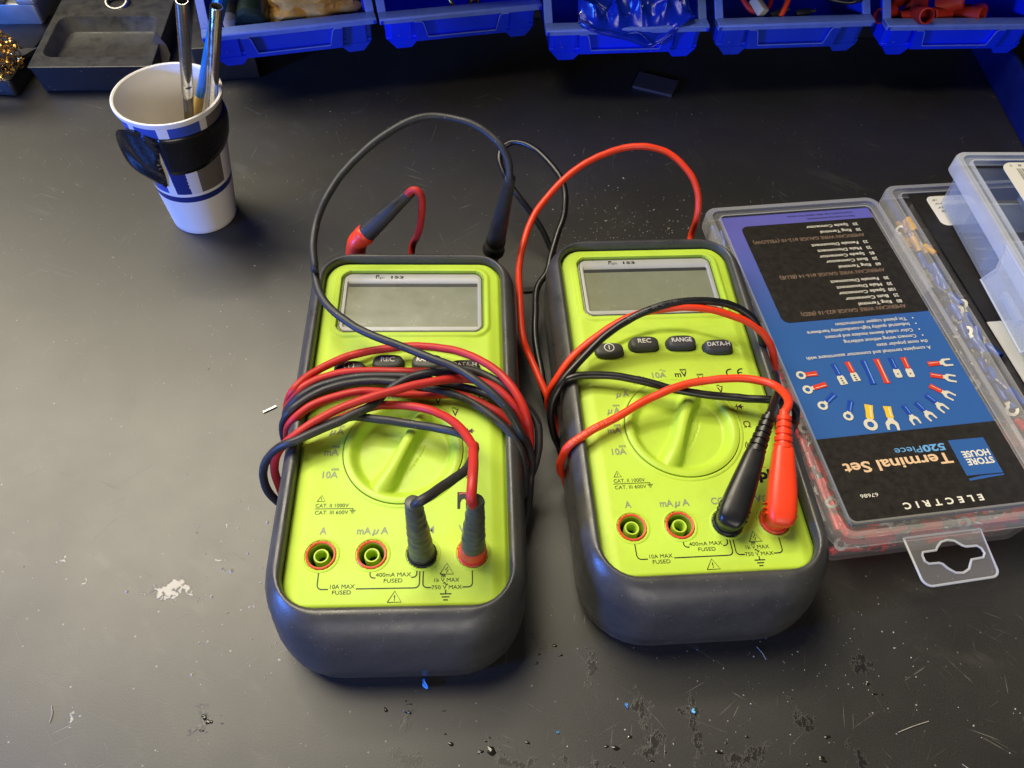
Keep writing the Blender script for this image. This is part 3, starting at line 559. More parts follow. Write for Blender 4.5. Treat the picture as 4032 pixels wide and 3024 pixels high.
CABLES2 = {
    'right_red_loop': [(91.4, 292.3, 4), (91.7, 298.3, 12), (94.1, 319.6, 22), (94.1, 320.5, 34), (93.4, 326.2, 44), (88.9, 332.0, 52), (81.6, 337.8, 57), (72.0, 342.8, 60), (59.4, 343.6, 61), (46.1, 341.6, 59), (32.0, 334.9, 55), (21.1, 327.3, 50), (12.4, 318.9, 44), (5.3, 308.3, 38), (1.4, 295.5, 33), (0.1, 283.7, 29), (4.2, 237.0, 25), (6.8, 231.0, 22), (11.2, 221.1, 20), (15.5, 213.1, 18), (19.2, 206.7, 15), (22.0, 202.3, 10), (25.6, 190.1, 5), (36.8, 189.3, 2)],
    'right_red_arch': [(36.3, 193.3, 2), (25.3, 193.1, 7), (20.7, 197.3, 14), (17.6, 199.5, 22), (17.0, 200.2, 31), (19.2, 201.5, 40), (24.6, 207.8, 47), (32.8, 215.8, 51), (44.7, 224.4, 55), (56.8, 229.7, 58), (68.9, 231.5, 60), (81.3, 232.3, 60), (94.1, 232.0, 58), (107.7, 230.0, 53), (116.5, 226.3, 46), (120.9, 223.2, 38), (123.1, 220.4, 28), (124.0, 218.8, 18), (119.8, 202.9, 6), (107.9, 201.6, 2)],
    'right_red_plug': [(109.7, 176.0, 63), (112.2, 180.8, 63), (112.4, 188.8, 60), (110.0, 195.0, 57), (102.9, 198.4, 55), (91.6, 199.0, 53.5), (79.9, 197.4, 52), (68.1, 193.6, 50.5), (56.4, 188.2, 48), (44.7, 180.4, 46), (33.1, 172.5, 45.2), (25.4, 167.8, 42), (23.5, 167.1, 35), (23.0, 167.3, 26), (24.0, 168.1, 18), (26.4, 170.3, 10), (29.1, 168.3, 4), (39.1, 169.5, 2)],
    'right_black_arch': [(37.2, 185.4, 2), (26.4, 183.1, 5), (24.2, 185.5, 9), (20.6, 187.2, 18), (18.4, 189.5, 28), (18.4, 193.1, 36), (21.4, 198.0, 43), (27.0, 204.6, 48), (35.1, 213.6, 52), (45.7, 222.0, 56), (59.5, 229.7, 60), (73.6, 233.8, 62), (87.3, 235.2, 62), (97.0, 235.0, 60), (106.8, 232.3, 55), (112.7, 228.5, 47), (116.9, 226.9, 36), (120.7, 227.8, 20), (119.9, 211.0, 8), (106.9, 209.5, 2)],
    'right_black_plug': [(104.9, 176.6, 60), (108.3, 184.0, 58), (112.3, 192.6, 54), (115.6, 202.2, 48), (118.3, 212.8, 40), (121.3, 207.1, 26), (120.7, 204.0, 9), (107.9, 201.6, 2)],
    'right_black_cross': [(35.9, 197.3, 2), (24.7, 198.0, 7), (21.0, 203.6, 22), (21.1, 200.8, 36), (23.7, 199.4, 44.5), (28.4, 200.9, 46), (35.1, 202.1, 46), (45.3, 201.9, 46.5), (57.2, 199.5, 47), (69.0, 196.1, 47), (80.7, 194.3, 47.5), (97.9, 192.3, 49), (108.9, 190.9, 51), (116.3, 191.4, 50), (121.8, 191.3, 46), (125.5, 192.2, 38), (128.3, 194.5, 28), (126.4, 189.6, 18), (123.6, 187.3, 8), (109.7, 185.7, 2)],
    'right_black_loop': [(23.3, 288.5, 3), (22.0, 308.3, 6), (17.4, 314.6, 10), (12.8, 321.5, 15), (5.0, 329.9, 22), (-3.3, 337.7, 28), (-10.5, 346.0, 33), (-14.6, 354.2, 37), (-14.3, 360.7, 40), (-9.5, 363.7, 43), (-2.9, 361.8, 45), (4.9, 356.9, 45), (12.8, 347.9, 44), (19.6, 337.8, 42), (22.7, 328.4, 38), (22.2, 316.8, 33), (19.1, 306.7, 28), (16.5, 295.8, 24), (14.3, 285.7, 21), (10.2, 277.8, 19), (9.8, 262.3, 17), (10.3, 250.1, 15), (11.8, 238.5, 13), (14.3, 226.4, 11), (16.8, 213.8, 9), (19.1, 206.5, 7), (22.7, 199.3, 5), (29.8, 180.5, 3), (37.7, 181.4, 2)],
}
def lead(name, label, group, mats, chain, radius, dat, marks=()):
    """one continuous cable: strands (reversed where the name starts with '-') joined by runs hidden under the boot"""
    t = thing(name, label, 'test lead', (0, 0, 0), 0, group); b = MB(mats, 'cable_ink_red' if 'red' in mats else 'cable_ink_grey'); P = []
    for s in chain:
        if isinstance(s, tuple): P.append(s)
        else: P += dat[s[1:]][::-1] if s[0] == '-' else dat[s]
    Q = smooth(P, 1.5); sd = len(name)+len(label)
    Q = [q + mnoise.noise_vector(q*.055+Vector((sd, 0, 0)))*.55 + mnoise.noise_vector(q*.2+Vector((0, sd, 0)))*.12 for q in Q]
    b.tube(Q, [radius*(1+.045*mnoise.noise(q*.16)) for q in Q], 14)
    for txt, start, back in marks:                                   # maker's lettering running along the sheath
        QQ = Q[::-1] if back else Q; i0 = min(range(len(QQ)), key=lambda i: (QQ[i]-Vector(start)).length); S = [0.0]
        for i in range(i0, min(i0+90, len(QQ)-1)): S.append(S[-1]+(QQ[i+1]-QQ[i]).length)
        vs, fs, (x0, x1), ch = glyphs(txt, .05, 0, 1.15); out = []
        for a_, c_ in vs:
            k = (a_-x0)*1.7/ch; i = max(j for j in range(len(S)) if S[j] <= k); i = min(i, len(S)-2); f_ = (k-S[i])/(S[i+1]-S[i])
            q = QQ[i0+i].lerp(QQ[i0+i+1], f_); T_ = (QQ[min(i0+i+2, len(QQ)-1)]-QQ[i0+i-1]).normalized(); n_ = Vector((0, -.35, .94)); n_ = (n_-T_*n_.dot(T_)).normalized(); s_ = n_.cross(T_)
            an = (c_-ch/2)*1.7/ch/radius + .15; out.append(tuple(q + (n_*cos(an)+s_*sin(an))*(radius*1.045+.03)))
        b.add(out, fs, 1)
    b.build('cable', t, angle=80); return t
G = 'test leads wound round the meters'
lr = lead('test_lead', 'dull red test lead wound round the meter nearest the paper cup', G, 'red_old', ['left_red_plug', '-left_red_top', '-left_red_second', '-left_red_front', '-left_red_inner', (-50, 215, 2), 'left_red_tail'][:5] + [(-52, 200, 2), (-52, 240, 2), '-left_red_tail'], 1.8, CABLES)
lb = lead('test_lead', 'dull black test lead with a large loop rising behind the meter nearest the cup', G, 'black_old', ['left_black_plug', '-left_black_upper', '-left_black_middle', '-left_black_front', '-left_black_loop'], 1.8, CABLES)
rr_ = lead('test_lead', 'bright orange-red silicone test lead on the meter beside the terminal box', G, 'red_new', ['right_red_loop', '-right_red_arch', (76, 190, 2), (92, 175, 2), (76, 162, 2), '-right_red_plug'], 1.75, CABLES2, [('18AWG HERWELL', (25.4, 167.8, 42), False)])
rb = lead('test_lead', 'glossy black silicone test lead on the meter beside the terminal box', G, 'black_new', ['right_black_plug', 'right_black_cross', 'right_black_arch', '-right_black_loop'], 1.75, CABLES2, [('E321305  80\u00b0C  VW-1', (50, 225, 57), False)])
# straight plugs under shrink sleeve (first meter)
def wrinkled(b, p, q, prof, mi, seed, amp=.16, seg=30):
    mx = axis(p, q); rg = random.Random(seed); rings = []
    for k, (r_, z) in enumerate(prof):
        rings.append([((r_+amp*mnoise.noise((cos(2*pi*i/seg)*1.5, sin(2*pi*i/seg)*1.5, z*.45+seed)))*cos(2*pi*i/seg), (r_+amp*mnoise.noise((cos(2*pi*i/seg)*1.5, sin(2*pi*i/seg)*1.5, z*.45+seed)))*sin(2*pi*i/seg), z) for i in range(seg)])
    b.loft(rings, True, True, mi, mx)
def sleeve_prof(r0, r1, z0, z1, n=22, neck=None):
    out = [(r0*.9, z0-.2)]
    for i in range(n+1):
        k = i/n; r_ = r0+(r1-r0)*(k**1.2); out.append((r_, z0+(z1-z0)*k))
    out.append((r1*.85, z1+.4)); return out
PC, PV = (-30.26, 116.87), (-11.22, 118.43)
b = MB('sleeve', 'black_plastic', 'black_print')
mx = axis((*PC, 40), (PC[0]-.6, PC[1]+.4, 82)); b.lathe([(4.9, -2), (5.1, .8), (5.0, 2.2), (4.6, 2.6)], 36, 1, mx)
wrinkled(b, (*PC, 40), (PC[0]-.6, PC[1]+.4, 82), sleeve_prof(4.75, 2.9, 2.2, 41.5, 60), 0, 3, .34)
b.build('banana_plug', lb, angle=60)
b = MB('sleeve', 'red_ring', 'black_print')
mx = axis((*PV, 40), (PV[0]+1.6, PV[1]+.4, 84)); b.lathe([(5.0, -2), (5.2, .8), (5.0, 4.0), (4.9, 6.2), (4.4, 6.8)], 36, 1, mx)
wrinkled(b, (*PV, 40), (PV[0]+1.6, PV[1]+.4, 84), sleeve_prof(4.6, 2.7, 6.2, 43, 60), 0, 8, .34)
b.build('banana_plug', lr, angle=60)
# probe grips behind the first meter
b = MB('black_old', 'red_new'); p, q = (-83.0, 280.3, 40), (-54.6, 289.0, 67.4); wrinkled(b, p, q, sleeve_prof(4.9, 2.5, 6.5, 41), 0, 5, .1)
mx = axis(p, q); b.lathe([(4.7, 4.2), (5.3, 5.4), (5.2, 8.0), (4.7, 8.6)], 36, 1, mx, True)
d_ = (Vector(q)-Vector(p)).normalized(); b.tube(smooth([Vector((-84.2, 277.2, 14)), Vector((-84.0, 277.6, 24)), Vector((-83.6, 279.2, 34)), Vector((-81.8, 280.4, 41)), Vector(p)+d_*5.5], 1.0), 5.0, 30, 1)
b.build('probe_grip', lr, angle=60)
b = MB('black_old', 'black_plastic'); p, q = (-15.2, 299.4, 16), (-6.6, 288.0, 81); wrinkled(b, p, q, sleeve_prof(4.9, 2.6, 17, 66), 0, 6, .12)
mx = axis(p, q); b.lathe([(3.2, -14), (4.0, 4), (5.9, 7), (6.0, 8.5), (5.0, 10), (4.9, 13), (5.3, 14), (5.3, 17), (4.8, 18)], 36, 1, mx, True)
b.build('probe_grip', lb, angle=60)
# right-angled plugs (second meter)
def elbow_plug(name, par, m, jack, end, zj, ze, rel, socket):
    t = MB(m, socket); p = Vector((*jack, zj)); q = Vector((*end, ze)); d = (q-p); L = d.length; d.normalize()
    rings = []
    side = Vector((d.y, -d.x, 0)).normalized(); upv = side.cross(d).normalized()
    if upv.z < 0: upv = -upv
    for s_, hw, ht, hb in ((-6.6, 1.6, 1.2, 2.0), (-6.2, 3.2, 2.4, 4.4), (-5.0, 4.5, 3.7, 5.0), (-3, 5.3, 4.4, 5.4), (0, 5.6, 4.7, 5.6), (5, 5.6, 4.8, 5.6), (9, 5.4, 4.7, 4.9), (14, 5.0, 4.5, 4.5), (rel-7, 4.5, 4.1, 4.1), (rel-2, 4.1, 3.7, 3.7), (rel, 3.6, 3.3, 3.3)):
        c0 = p + d*s_; ring = []
        for i in range(28):
            a = 2*pi*i/28; ca, sa = cos(a), sin(a); e_ = .62
            h = ht if sa > 0 else hb
            ring.append(tuple(c0 + side*(hw*(abs(ca)**e_)*(1 if ca > 0 else -1)) + upv*(h*(abs(sa)**e_)*(1 if sa > 0 else -1))))
        rings.append(ring)
    t.loft(rings, True, True)
    for sg in (-1, 1):                                               # finger ribs on the sides
        for k in range(3):
            c0 = p + d*(-1.6+k*2.0) + side*sg*5.5 - upv*1.6
            t.tube([c0-upv*2.4, c0+upv*2.6], .55, 8)
    prof = []; z = rel-.4; n = 0
    while z < L-1:
        k = (z-rel)/(L-rel); r_ = 3.75-1.25*max(0, k); prof += [(r_, z), (r_+.05, z+1.7), (r_-.75, z+1.9), (r_-.8, z+2.7)]; z += 2.9
    prof.append((1.9, L+.5)); t.lathe(prof, 28, 0, axis(p, q), True, True)
    t.lathe([(4.6, 36.5), (5.0, 40.7), (4.9, 42), (4.7, zj-2)], 36, 0, Matrix.Translation((*jack, 0)))
    t.lathe([(5.7, 40.0), (5.65, 41.1), (5.2, 41.5), (4.8, 41.2)], 40, 1, Matrix.Translation((*jack, 0)))
    return t.build(name, par, angle=45)
elbow_plug('banana_plug', rb, 'black_new', (88.2, 137.2), (104.6, 176.4), 49.5, 60.5, 27, 'black_plastic')
elbow_plug('banana_plug', rr_, 'red_new', (107.2, 139.4), (110.0, 177.0), 49.5, 63, 25, 'red_ring')

# ------------------------------------------------------------------ paper cup and the tools in it
CUP = (-187, 338)
t = thing('paper_cup', 'small paper cup with blue bands and torn black tape, holding tools', 'cup', (*CUP, 0))
SH = Matrix(((1, 0, 3.4/80, 0), (0, 1, .4/80, 0), (0, 0, 1, 0), (0, 0, 0, 1)))
def cr(z): return 18.0 + 8.3*z/80
b = MB('paper_white', 'cup_blue', 'cup_navy', 'cup_taupe', 'card_white'); N = 120
zs = [0, .6, 3, 8, 14, 20, 25.6, 26, 30, 30.6, 32, 40, 46, 51, 56, 64, 67, 70, 76.5, 77.2]
prof = [(cr(z) - (.6 if z == 0 else 0), z) for z in zs]
vs = [(r_*cos(2*pi*i/N), r_*sin(2*pi*i/N), z) for r_, z in prof for i in range(N)]
STR = [(-122, -113, 0), (-113, -88, 1), (-88, -76, 0), (-76, -40, 1), (-40, -29, 4), (-29, 12, 3), (12, 40, 1), (40, 80, 3), (80, 120, 1), (120, 160, 3), (160, 200, 1), (200, 222, 3), (222, 238, 1)]
STR2 = [(-122, -104, 1), (-104, -93, 0), (-93, -73, 2), (-73, -57, 4), (-57, -17, 3), (-17, 14, 0), (14, 50, 3), (50, 90, 1), (90, 130, 3), (130, 180, 1), (180, 238, 3)]
for k in range(len(zs)-1):
    zc = (zs[k]+zs[k+1])/2
    for i in range(N):
        th = (360*(i+.5)/N + 122) % 360 - 122; mi = 0
        if 26 <= zc <= 30: mi = 2
        elif 66 < zc < 76.5: mi = next((m_ for a, c_, m_ in STR if a <= th < c_), 0)
        elif 32 < zc < 66: mi = next((m_ for a, c_, m_ in STR2 if a <= th < c_), 0)
        b.add([vs[k*N+i], vs[k*N+(i+1) % N], vs[(k+1)*N+(i+1) % N], vs[(k+1)*N+i]], [(0, 1, 2, 3)], mi)
b.lathe([(cr(77.2), 77.2), (cr(78)+.9, 77.6), (cr(79)+1.2, 78.8), (cr(80)+1.0, 80.0), (cr(80)+.3, 80.3), (cr(80)-.5, 79.8), (cr(78)-.6, 78.4), (cr(60)-.6, 60), (cr(5)-.6, 5.2), (cr(4)-.9, 4.6)], N, 0)
b.lathe([(cr(4)-.9, 4.6), (.1, 4.5)], N, 0)
for k in range(6):                                                   # little printed squares beside the blue block
    th = R(-71.5-.6*k*.3); z = 49-2.4*k; r_ = cr(z)+.06
    p = [(r_*cos(th+a), r_*sin(th+a), z+dz) for a, dz in ((-.012, -.5), (.012, -.5), (.012, .5), (-.012, .5))]; b.add(p, [(0, 1, 2, 3)], 4)
b.v = [tuple(SH @ Vector(v)) for v in b.v]
bm_o = b.build('cup_wall', t, angle=45)
me = bm_o.data; bm = bmesh.new(); bm.from_mesh(me); bmesh.ops.remove_doubles(bm, verts=bm.verts, dist=2e-6); bmesh.ops.recalc_face_normals(bm, faces=bm.faces); bm.to_mesh(me); bm.free(); me.set_sharp_from_angle(angle=R(45))
b = MB('tape'); rows = []
for i in range(81):
    th = -90 + 290*i/80; k = sst(-90, 0, th)
    lo = 46.5 + 4.0*k - 2*sst(60, 200, th); hi = 70.8 - .8*k - 2*sst(60, 200, th)
    if i == 0: lo += 2
    col = []
    for j in range(9):
        z = lo+(hi-lo)*j/8; bl = 1.9*sin(pi*j/8)*max(0, sin(R(th*1.5+40)))*(1-k*.2) - .9*math.exp(-((th+58)/9)**2)*sin(pi*j/8) + .9*mnoise.noise((th*.03, z*.12, 3))
        r_ = cr(z)+.35+max(0, bl); col.append(tuple(SH @ Vector((r_*cos(R(th)), r_*sin(R(th)), z))))
    rows.append(col)
b.loft(rows, closed=False)
def pol(th, r_, z): return Vector((r_*cos(R(th)), r_*sin(R(th)), z))
inn = smooth([pol(-91, cr(70)+.7, 71), pol(-92, cr(62)+1.0, 63), pol(-96, cr(55)+1.6, 55.5), pol(-97, cr(47)+1.2, 47), pol(-101, cr(39)+.7, 38.5)], 1.2)
out = smooth([pol(-113, cr(75)+1.0, 74.5), pol(-138, cr(70)+4.2, 70), pol(-143, cr(60)+6.4, 60), pol(-132, cr(50)+6.2, 49), pol(-104, cr(38)+.9, 37.5)], 1.2)
rows = []
for i in range(37):
    a = inn[int(i/36*(len(inn)-1))]; c_ = out[int(i/36*(len(out)-1))]
    rows.append([tuple(SH @ (a.lerp(c_, j/8) + Vector((-.5, -.85, 0))*(1.0*sin(pi*j/8)*sin(pi*min(1, i/30)) + .8*sin(j*.9+i*.30)*sin(pi*j/8)))) for j in range(9)])
b.loft(rows, closed=False)
tp = b.build('black_tape', t, angle=70)
sm_ = tp.modifiers.new('thick', 'SOLIDIFY'); sm_.thickness = .00018

def tool_axis(p, q, zlow):
    p, q = Vector(p), Vector(q); d = (q-p); return p + d*((zlow-p.z)/d.z)
# first flux brush: flattened steel tube, brown bristles down
def flux_brush(label, top, low, width, flat, bristle_at, zlow, open_top):
    top, base = Vector(top), Vector(low); d = (top-base); L = d.length
    tt = thing('flux_brush', label, 'flux brush', tuple(base), 0, 'tools standing in the paper cup'); mx = axis((0, 0, 0), d)
    b = MB('steel', 'dark_hole'); r_ = width/2; fl = Matrix.Diagonal((1, flat, 1, 1))
    b.lathe([(r_*.72, bristle_at-3), (r_*1.02, bristle_at), (r_, bristle_at+6), (r_, bristle_at+6.3), (r_*.93, bristle_at+7.2), (r_, bristle_at+8), (r_, L-.3), (r_*.96, L), (r_*.84, L), (r_*.82, L-.4), (r_*.82, L-14)], 36, 0, mx @ fl)
    if open_top:
        b.lathe([(r_*.82, L-14), (.05, L-14)], 36, 1, mx @ fl)
        b.line([(-.5, L-9.5), (.5, L-9.5), (.5, L-6), (-.5, L-6)], .3, 0, 1, mx @ Matrix.Rotation(R(-60), 4, 'Z') @ Matrix.Translation((0, 0, 0)) @ Matrix(((1, 0, 0, 0), (0, 0, 1, r_+.03), (0, 1, 0, 0), (0, 0, 0, 1))))
    b.build('tube', tt, angle=50)
    b = MB('bristle'); rg = random.Random(3)
    for k in range(90):
        a = rg.uniform(0, 2*pi); q = rg.random()**.5*r_*.8; x, y = q*cos(a), q*sin(a)*flat
        b.tube([(x, y, bristle_at+1), (x*1.1, y*1.1, bristle_at*.5), (x*1.35+rg.uniform(-.6, .6), y*1.35+rg.uniform(-.6, .6), rg.uniform(0, 3))], [.28, .26, .16], 5, 0, True, mx)
    b.build('bristles', tt); return tt
flux_brush('tall steel flux brush tube with brown bristles, at the back of the paper cup', (-149.4, 314.8, 142), (-193.2, 346.4, 10), 5.8, .85, 84, 10, False)
flux_brush('short steel tube with an open end beside the blue brush handle in the cup', (-149.1, 347.3, 122), (-184.7, 343.7, 10), 6.6, .9, 26, 12, True)
base = Vector((-196.4, 340.5, 18)); top = base + (Vector((-153.4, 363.8, 116)) - base)*1.35; d = top-base; L = d.length
tt = thing('paint_brush', 'blue tapered brush handle with ochre tip, between the two steel tubes', 'brush', tuple(base), 0, 'tools standing in the paper cup'); mx = axis((0, 0, 0), d)
b = MB('blue_handle'); b.lathe([(1.7, 54), (2.2, 56), (2.5, 66), (3.0, 84), (3.5, 105), (3.8, 125), (3.9, L-8), (3.3, L-3), (2.0, L-.6), (.4, L)], 12, 0, mx, True, True); b.build('handle', tt, angle=20)
b = MB('gold_tip'); b.lathe([(1.2, 0), (2.0, 8), (2.3, 30), (2.5, 44), (2.5, 56), (2.2, 57)], 14, 0, mx, True, True); b.build('brush_tip', tt)

# ------------------------------------------------------------------ blue storage bins on their rack
rk = thing('bin_rack', 'dark blue upright panel and black riser carrying the row of blue bins', 'bin rack', (0, 0, 0))
b = MB('panel_blue'); b.rbox(335, 339, 415, 690, .2, 26.6, .4, .8); b.rbox(339, 520, 421, 425, .2, 26.6, .3, .5); b.build('side_panel', rk)
b = MB('black_plastic'); b.rbox(-215, 334, 575, 690, .2, 26.8, .5, 2); b.rbox(-215, 520, 692, 700, .2, 420, .5, 1); b.build('riser', rk)  # riser, and a tall unseen board behind it raised to block light
for z in (112, 190, 268, 346):
    b = MB('black_plastic'); b.prism([(-208, 452), (-95, 486), (10, 492), (230, 512), (336, 520), (520, 540), (520, 691), (-208, 691)], z, z+4); b.build('shade_shelf', rk)  # unseen upper shelves added to shade the back of the bench
BW, BD = 108.0, 135.0
def make_bin():
    t = thing('storage_bin', 'blue plastic bin with a worn lip coloured for sheen, holding yellow sponge', 'storage bin', (0, 0, 0), 0, 'blue storage bins in a row')
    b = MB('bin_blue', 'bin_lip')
    # local: x across, y back from the lip, z above the feet; front is low, sides rise to the back
    fl = 9.0
    b.box(4, BW-4, 4.0, BD, 5.4, 7.6)                                                    # floor
    b.prism([(3.6, 5.5), (BW-3.6, 5.5), (BW-3.6, 7.7), (3.6, 7.7)], 5.4, 20.4)            # front wall
    for sx in (0, 1):
        X = lambda x: x if sx == 0 else BW-x
        prof = [(5.6, 5.4), (BD, 5.4), (BD, 70), (60, 70), (34, 44), (8.0, 23), (5.6, 20.5)]
        vs = [(X(2.2 + (0 if z > 25 else 2.2*(25-z)/21)), y, z) for y, z in prof] + [(X(4.4 + (0 if z > 25 else 2.2*(25-z)/21)), y, z) for y, z in prof]
        n = len(prof); b.add(vs, [tuple(range(n)), tuple(range(2*n-1, n-1, -1))] + [(i, (i+1) % n, n+(i+1) % n, n+i) for i in range(n)])
        path = [(1, 23.1), (8, 23.1), (34, 44), (60, 70), (BD, 70)]                       # rolled rim along the side
        for (y0, z0), (y1, z1) in zip(path, path[1:]):
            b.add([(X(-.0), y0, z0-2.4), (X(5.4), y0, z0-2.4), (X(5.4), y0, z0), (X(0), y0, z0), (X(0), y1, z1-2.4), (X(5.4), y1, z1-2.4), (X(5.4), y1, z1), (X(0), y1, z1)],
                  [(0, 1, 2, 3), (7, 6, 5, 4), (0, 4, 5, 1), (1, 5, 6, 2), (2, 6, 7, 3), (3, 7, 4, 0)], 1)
    b.box(4, BW-4, BD-2, BD, 5.4, 70)
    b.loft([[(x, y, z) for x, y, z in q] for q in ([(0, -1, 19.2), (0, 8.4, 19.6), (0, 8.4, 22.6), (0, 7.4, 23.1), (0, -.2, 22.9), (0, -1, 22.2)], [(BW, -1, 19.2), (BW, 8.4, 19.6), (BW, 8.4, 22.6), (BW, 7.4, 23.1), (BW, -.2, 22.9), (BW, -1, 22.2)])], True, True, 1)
    b.box(.4, 2.2, -1.6, -.9, 19.4, 22.0); b.box(BW-2.2, BW-.4, -1.6, -.9, 19.4, 22.0)
    b.box(7, 20.5, 3.4, 5.6, 5.0, 19.3); b.box(BW-20.5, BW-7, 3.4, 5.6, 5.0, 19.3)            # thicker corner blocks
    body = b.build('bin_body', t, angle=30)
    bv = body.modifiers.new('soft', 'BEVEL'); bv.width = .0005; bv.segments = 2; bv.limit_method = 'ANGLE'; bv.angle_limit = R(40)
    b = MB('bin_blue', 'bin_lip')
    x0, x1 = 22.0, 86.0
    outer = [(x0, 18.4), (x0+1.6, 5.2), (x1-1.6, 5.2), (x1, 18.4), (x1-5.0, 18.4), (x1-6.4, 17.2), (x1-9.0, 7.6), (x0+9.0, 7.6), (x0+6.4, 17.2), (x0+5.0, 18.4)]
    vs, fs = fill2d([outer], 3.4); b.add([(x, 1.9 - z, y) for x, y, z in vs], fs)
    b.box(x0+3, x1-3, 3.6, 5.4, 5.4, 17.8)
    for lp in ([(x0+.4, 18.4), (x0+5.0, 18.4), (x0+6.4, 17.2), (x0+9.0, 7.6), (x1-9.0, 7.6), (x1-6.4, 17.2), (x1-5.0, 18.4), (x1-.4, 18.4)],):
        b.tube([(x, .35, y) for x, y in lp], .42, 8, 1)  # bright edge highlights of the holder drawn as pale tubes
    b.build('label_holder', t, angle=30)
    for fx in (5.0, BW-25.0):
        b = MB('bin_blue'); p = [(fx, 5.5), (fx+20, 5.5), (fx+15.0, 0), (fx+5.0, 0)]
        vs = [(x, y, z) for y in (2.8, 13) for x, z in p]; b.add(vs, [(3, 2, 1, 0), (4, 5, 6, 7), (0, 1, 5, 4), (1, 2, 6, 5), (2, 3, 7, 6), (3, 0, 4, 7)]); b.build('foot', t)
    return t
BINS = [((-204.0, 440.6), 18.1, 'blue bin holding yellow sponge and a dark bottle, above the paper cup'), ((-99.0, 472.8), 16.6, 'blue bin above the big black cable loop, between sponge bin and glove bin'),
        ((8.2, 471.7), 9.3, 'blue bin with a crumpled blue glove hanging over its lip'), ((120.8, 490.3), 9.5, 'blue bin holding red and black wires with a cream connector'), ((234.5, 503.2), 7.4, 'blue bin full of red rubber caps beside the dark blue panel')]
bin0 = make_bin(); bins = []
for k, ((x, y), a, lab) in enumerate(BINS):
    o = bin0 if k == 0 else dup(bin0, (0, 0, 0), 0, lab)
    o.location = Vector((x, y, 26.9))*U; o.rotation_euler = (0, 0, R(a)); o['label'] = lab
    if k in (1, 2, 4):                                                   # these three are a brighter blue
        for c_ in [q for q in bpy.data.objects if q.parent == o]: c_.material_slots[0].link = 'OBJECT'; c_.material_slots[0].material = M['bin_vivid']
    bins.append(Matrix.Translation((x, y, 26.9)) @ Matrix.Rotation(R(a), 4, 'Z'))

def lump(b, c, s, seed, mi=0, amp=.25, fr=1.6, n=3):
    bm = bmesh.new(); bmesh.ops.create_icosphere(bm, subdivisions=n, radius=1)
    vs = []
    for v in bm.verts:
        k = 1 + amp*mnoise.fractal(v.co*fr+Vector((seed, seed*.3, 0)), 1, 2, 4); vs.append((c[0]+v.co.x*s[0]*k, c[1]+v.co.y*s[1]*k, c[2]+v.co.z*s[2]*k))
    b.add(vs, [tuple(v.index for v in f.verts) for f in bm.faces], mi); bm.free()
# sponge bin
B = bins[0]
b = MB('sponge'); lump(b, (66, 40, 20), (34, 26, 15), 2, 0, .3, 2.2, 4); o = b.build('sponge', None, B.translation, R(18.1)); tag(o, 'torn yellow brown sponge lying in the blue bin above the cup', 'sponge')
b = MB('bottle_green'); b.lathe([(1, 0), (9, .5), (11, 3), (11, 40), (7, 48), (5, 50), (5, 58)], 32, 0, axis((30, 13, 19), (40, 70, 30)), True, True); o = b.build('bottle', None, B.translation, R(18.1)); tag(o, 'dark green bottle lying beside the sponge in the blue bin', 'bottle')
t = thing('marker_pen', 'dark grey pen with a clear tip in the corner of the sponge bin', 'pen', tuple(B.translation), R(18.1))
b = MB('tray_black'); b.lathe([(4.6, 6), (5, 7), (5, 70), (3, 72)], 28, 0, axis((17, 11, 22), (22, 60, 52)), True, True); b.build('barrel', t)
b = MB('clear_rim'); b.lathe([(.5, -4), (2.8, -3), (3.4, 0), (4.6, 6)], 24, 0, axis((17, 11, 22), (22, 60, 52)), True); b.build('tip', t)
# second bin: a few brass bits
for k, (x, y) in enumerate(((60, 14), (68, 17), (52, 18))):
    b = MB('brass'); b.lathe([(1.6, 0), (1.6, 6), (2.4, 6.2), (2.4, 8), (.8, 8.2)], 18, 0, bins[1] @ axis((x, y, 16), (x+4-3*k, y+3, 20)), True, True)
    tag(b.build('brass_pin', None), 'small brass pin in the bin above the big cable loop', 'brass pin', 'brass pins in the second bin')
# blue glove crumpled over the lip of the third bin
B = bins[2]
b = MB('glove')
def sheet(e0, e1, bulge, nseg=40, nv=12, wob=1.2, seed=0):
    a = smooth(e0, 1.0); c_ = smooth(e1, 1.0); rows = []
    for i in range(nseg+1):
        p = a[int(i/nseg*(len(a)-1))]; q = c_[int(i/nseg*(len(c_)-1))]; row = []
        for j in range(nv+1):
            k = j/nv; v = p.lerp(q, k) + Vector(bulge)*sin(pi*k)
            n_ = mnoise.noise_vector(v*.09+Vector((seed, 0, 0))); v = v + n_*wob*sin(pi*min(1, k*1.2)); row.append(tuple(v))
        rows.append(row)
    b.loft(rows, closed=False); b.tube(a, .55, 8)
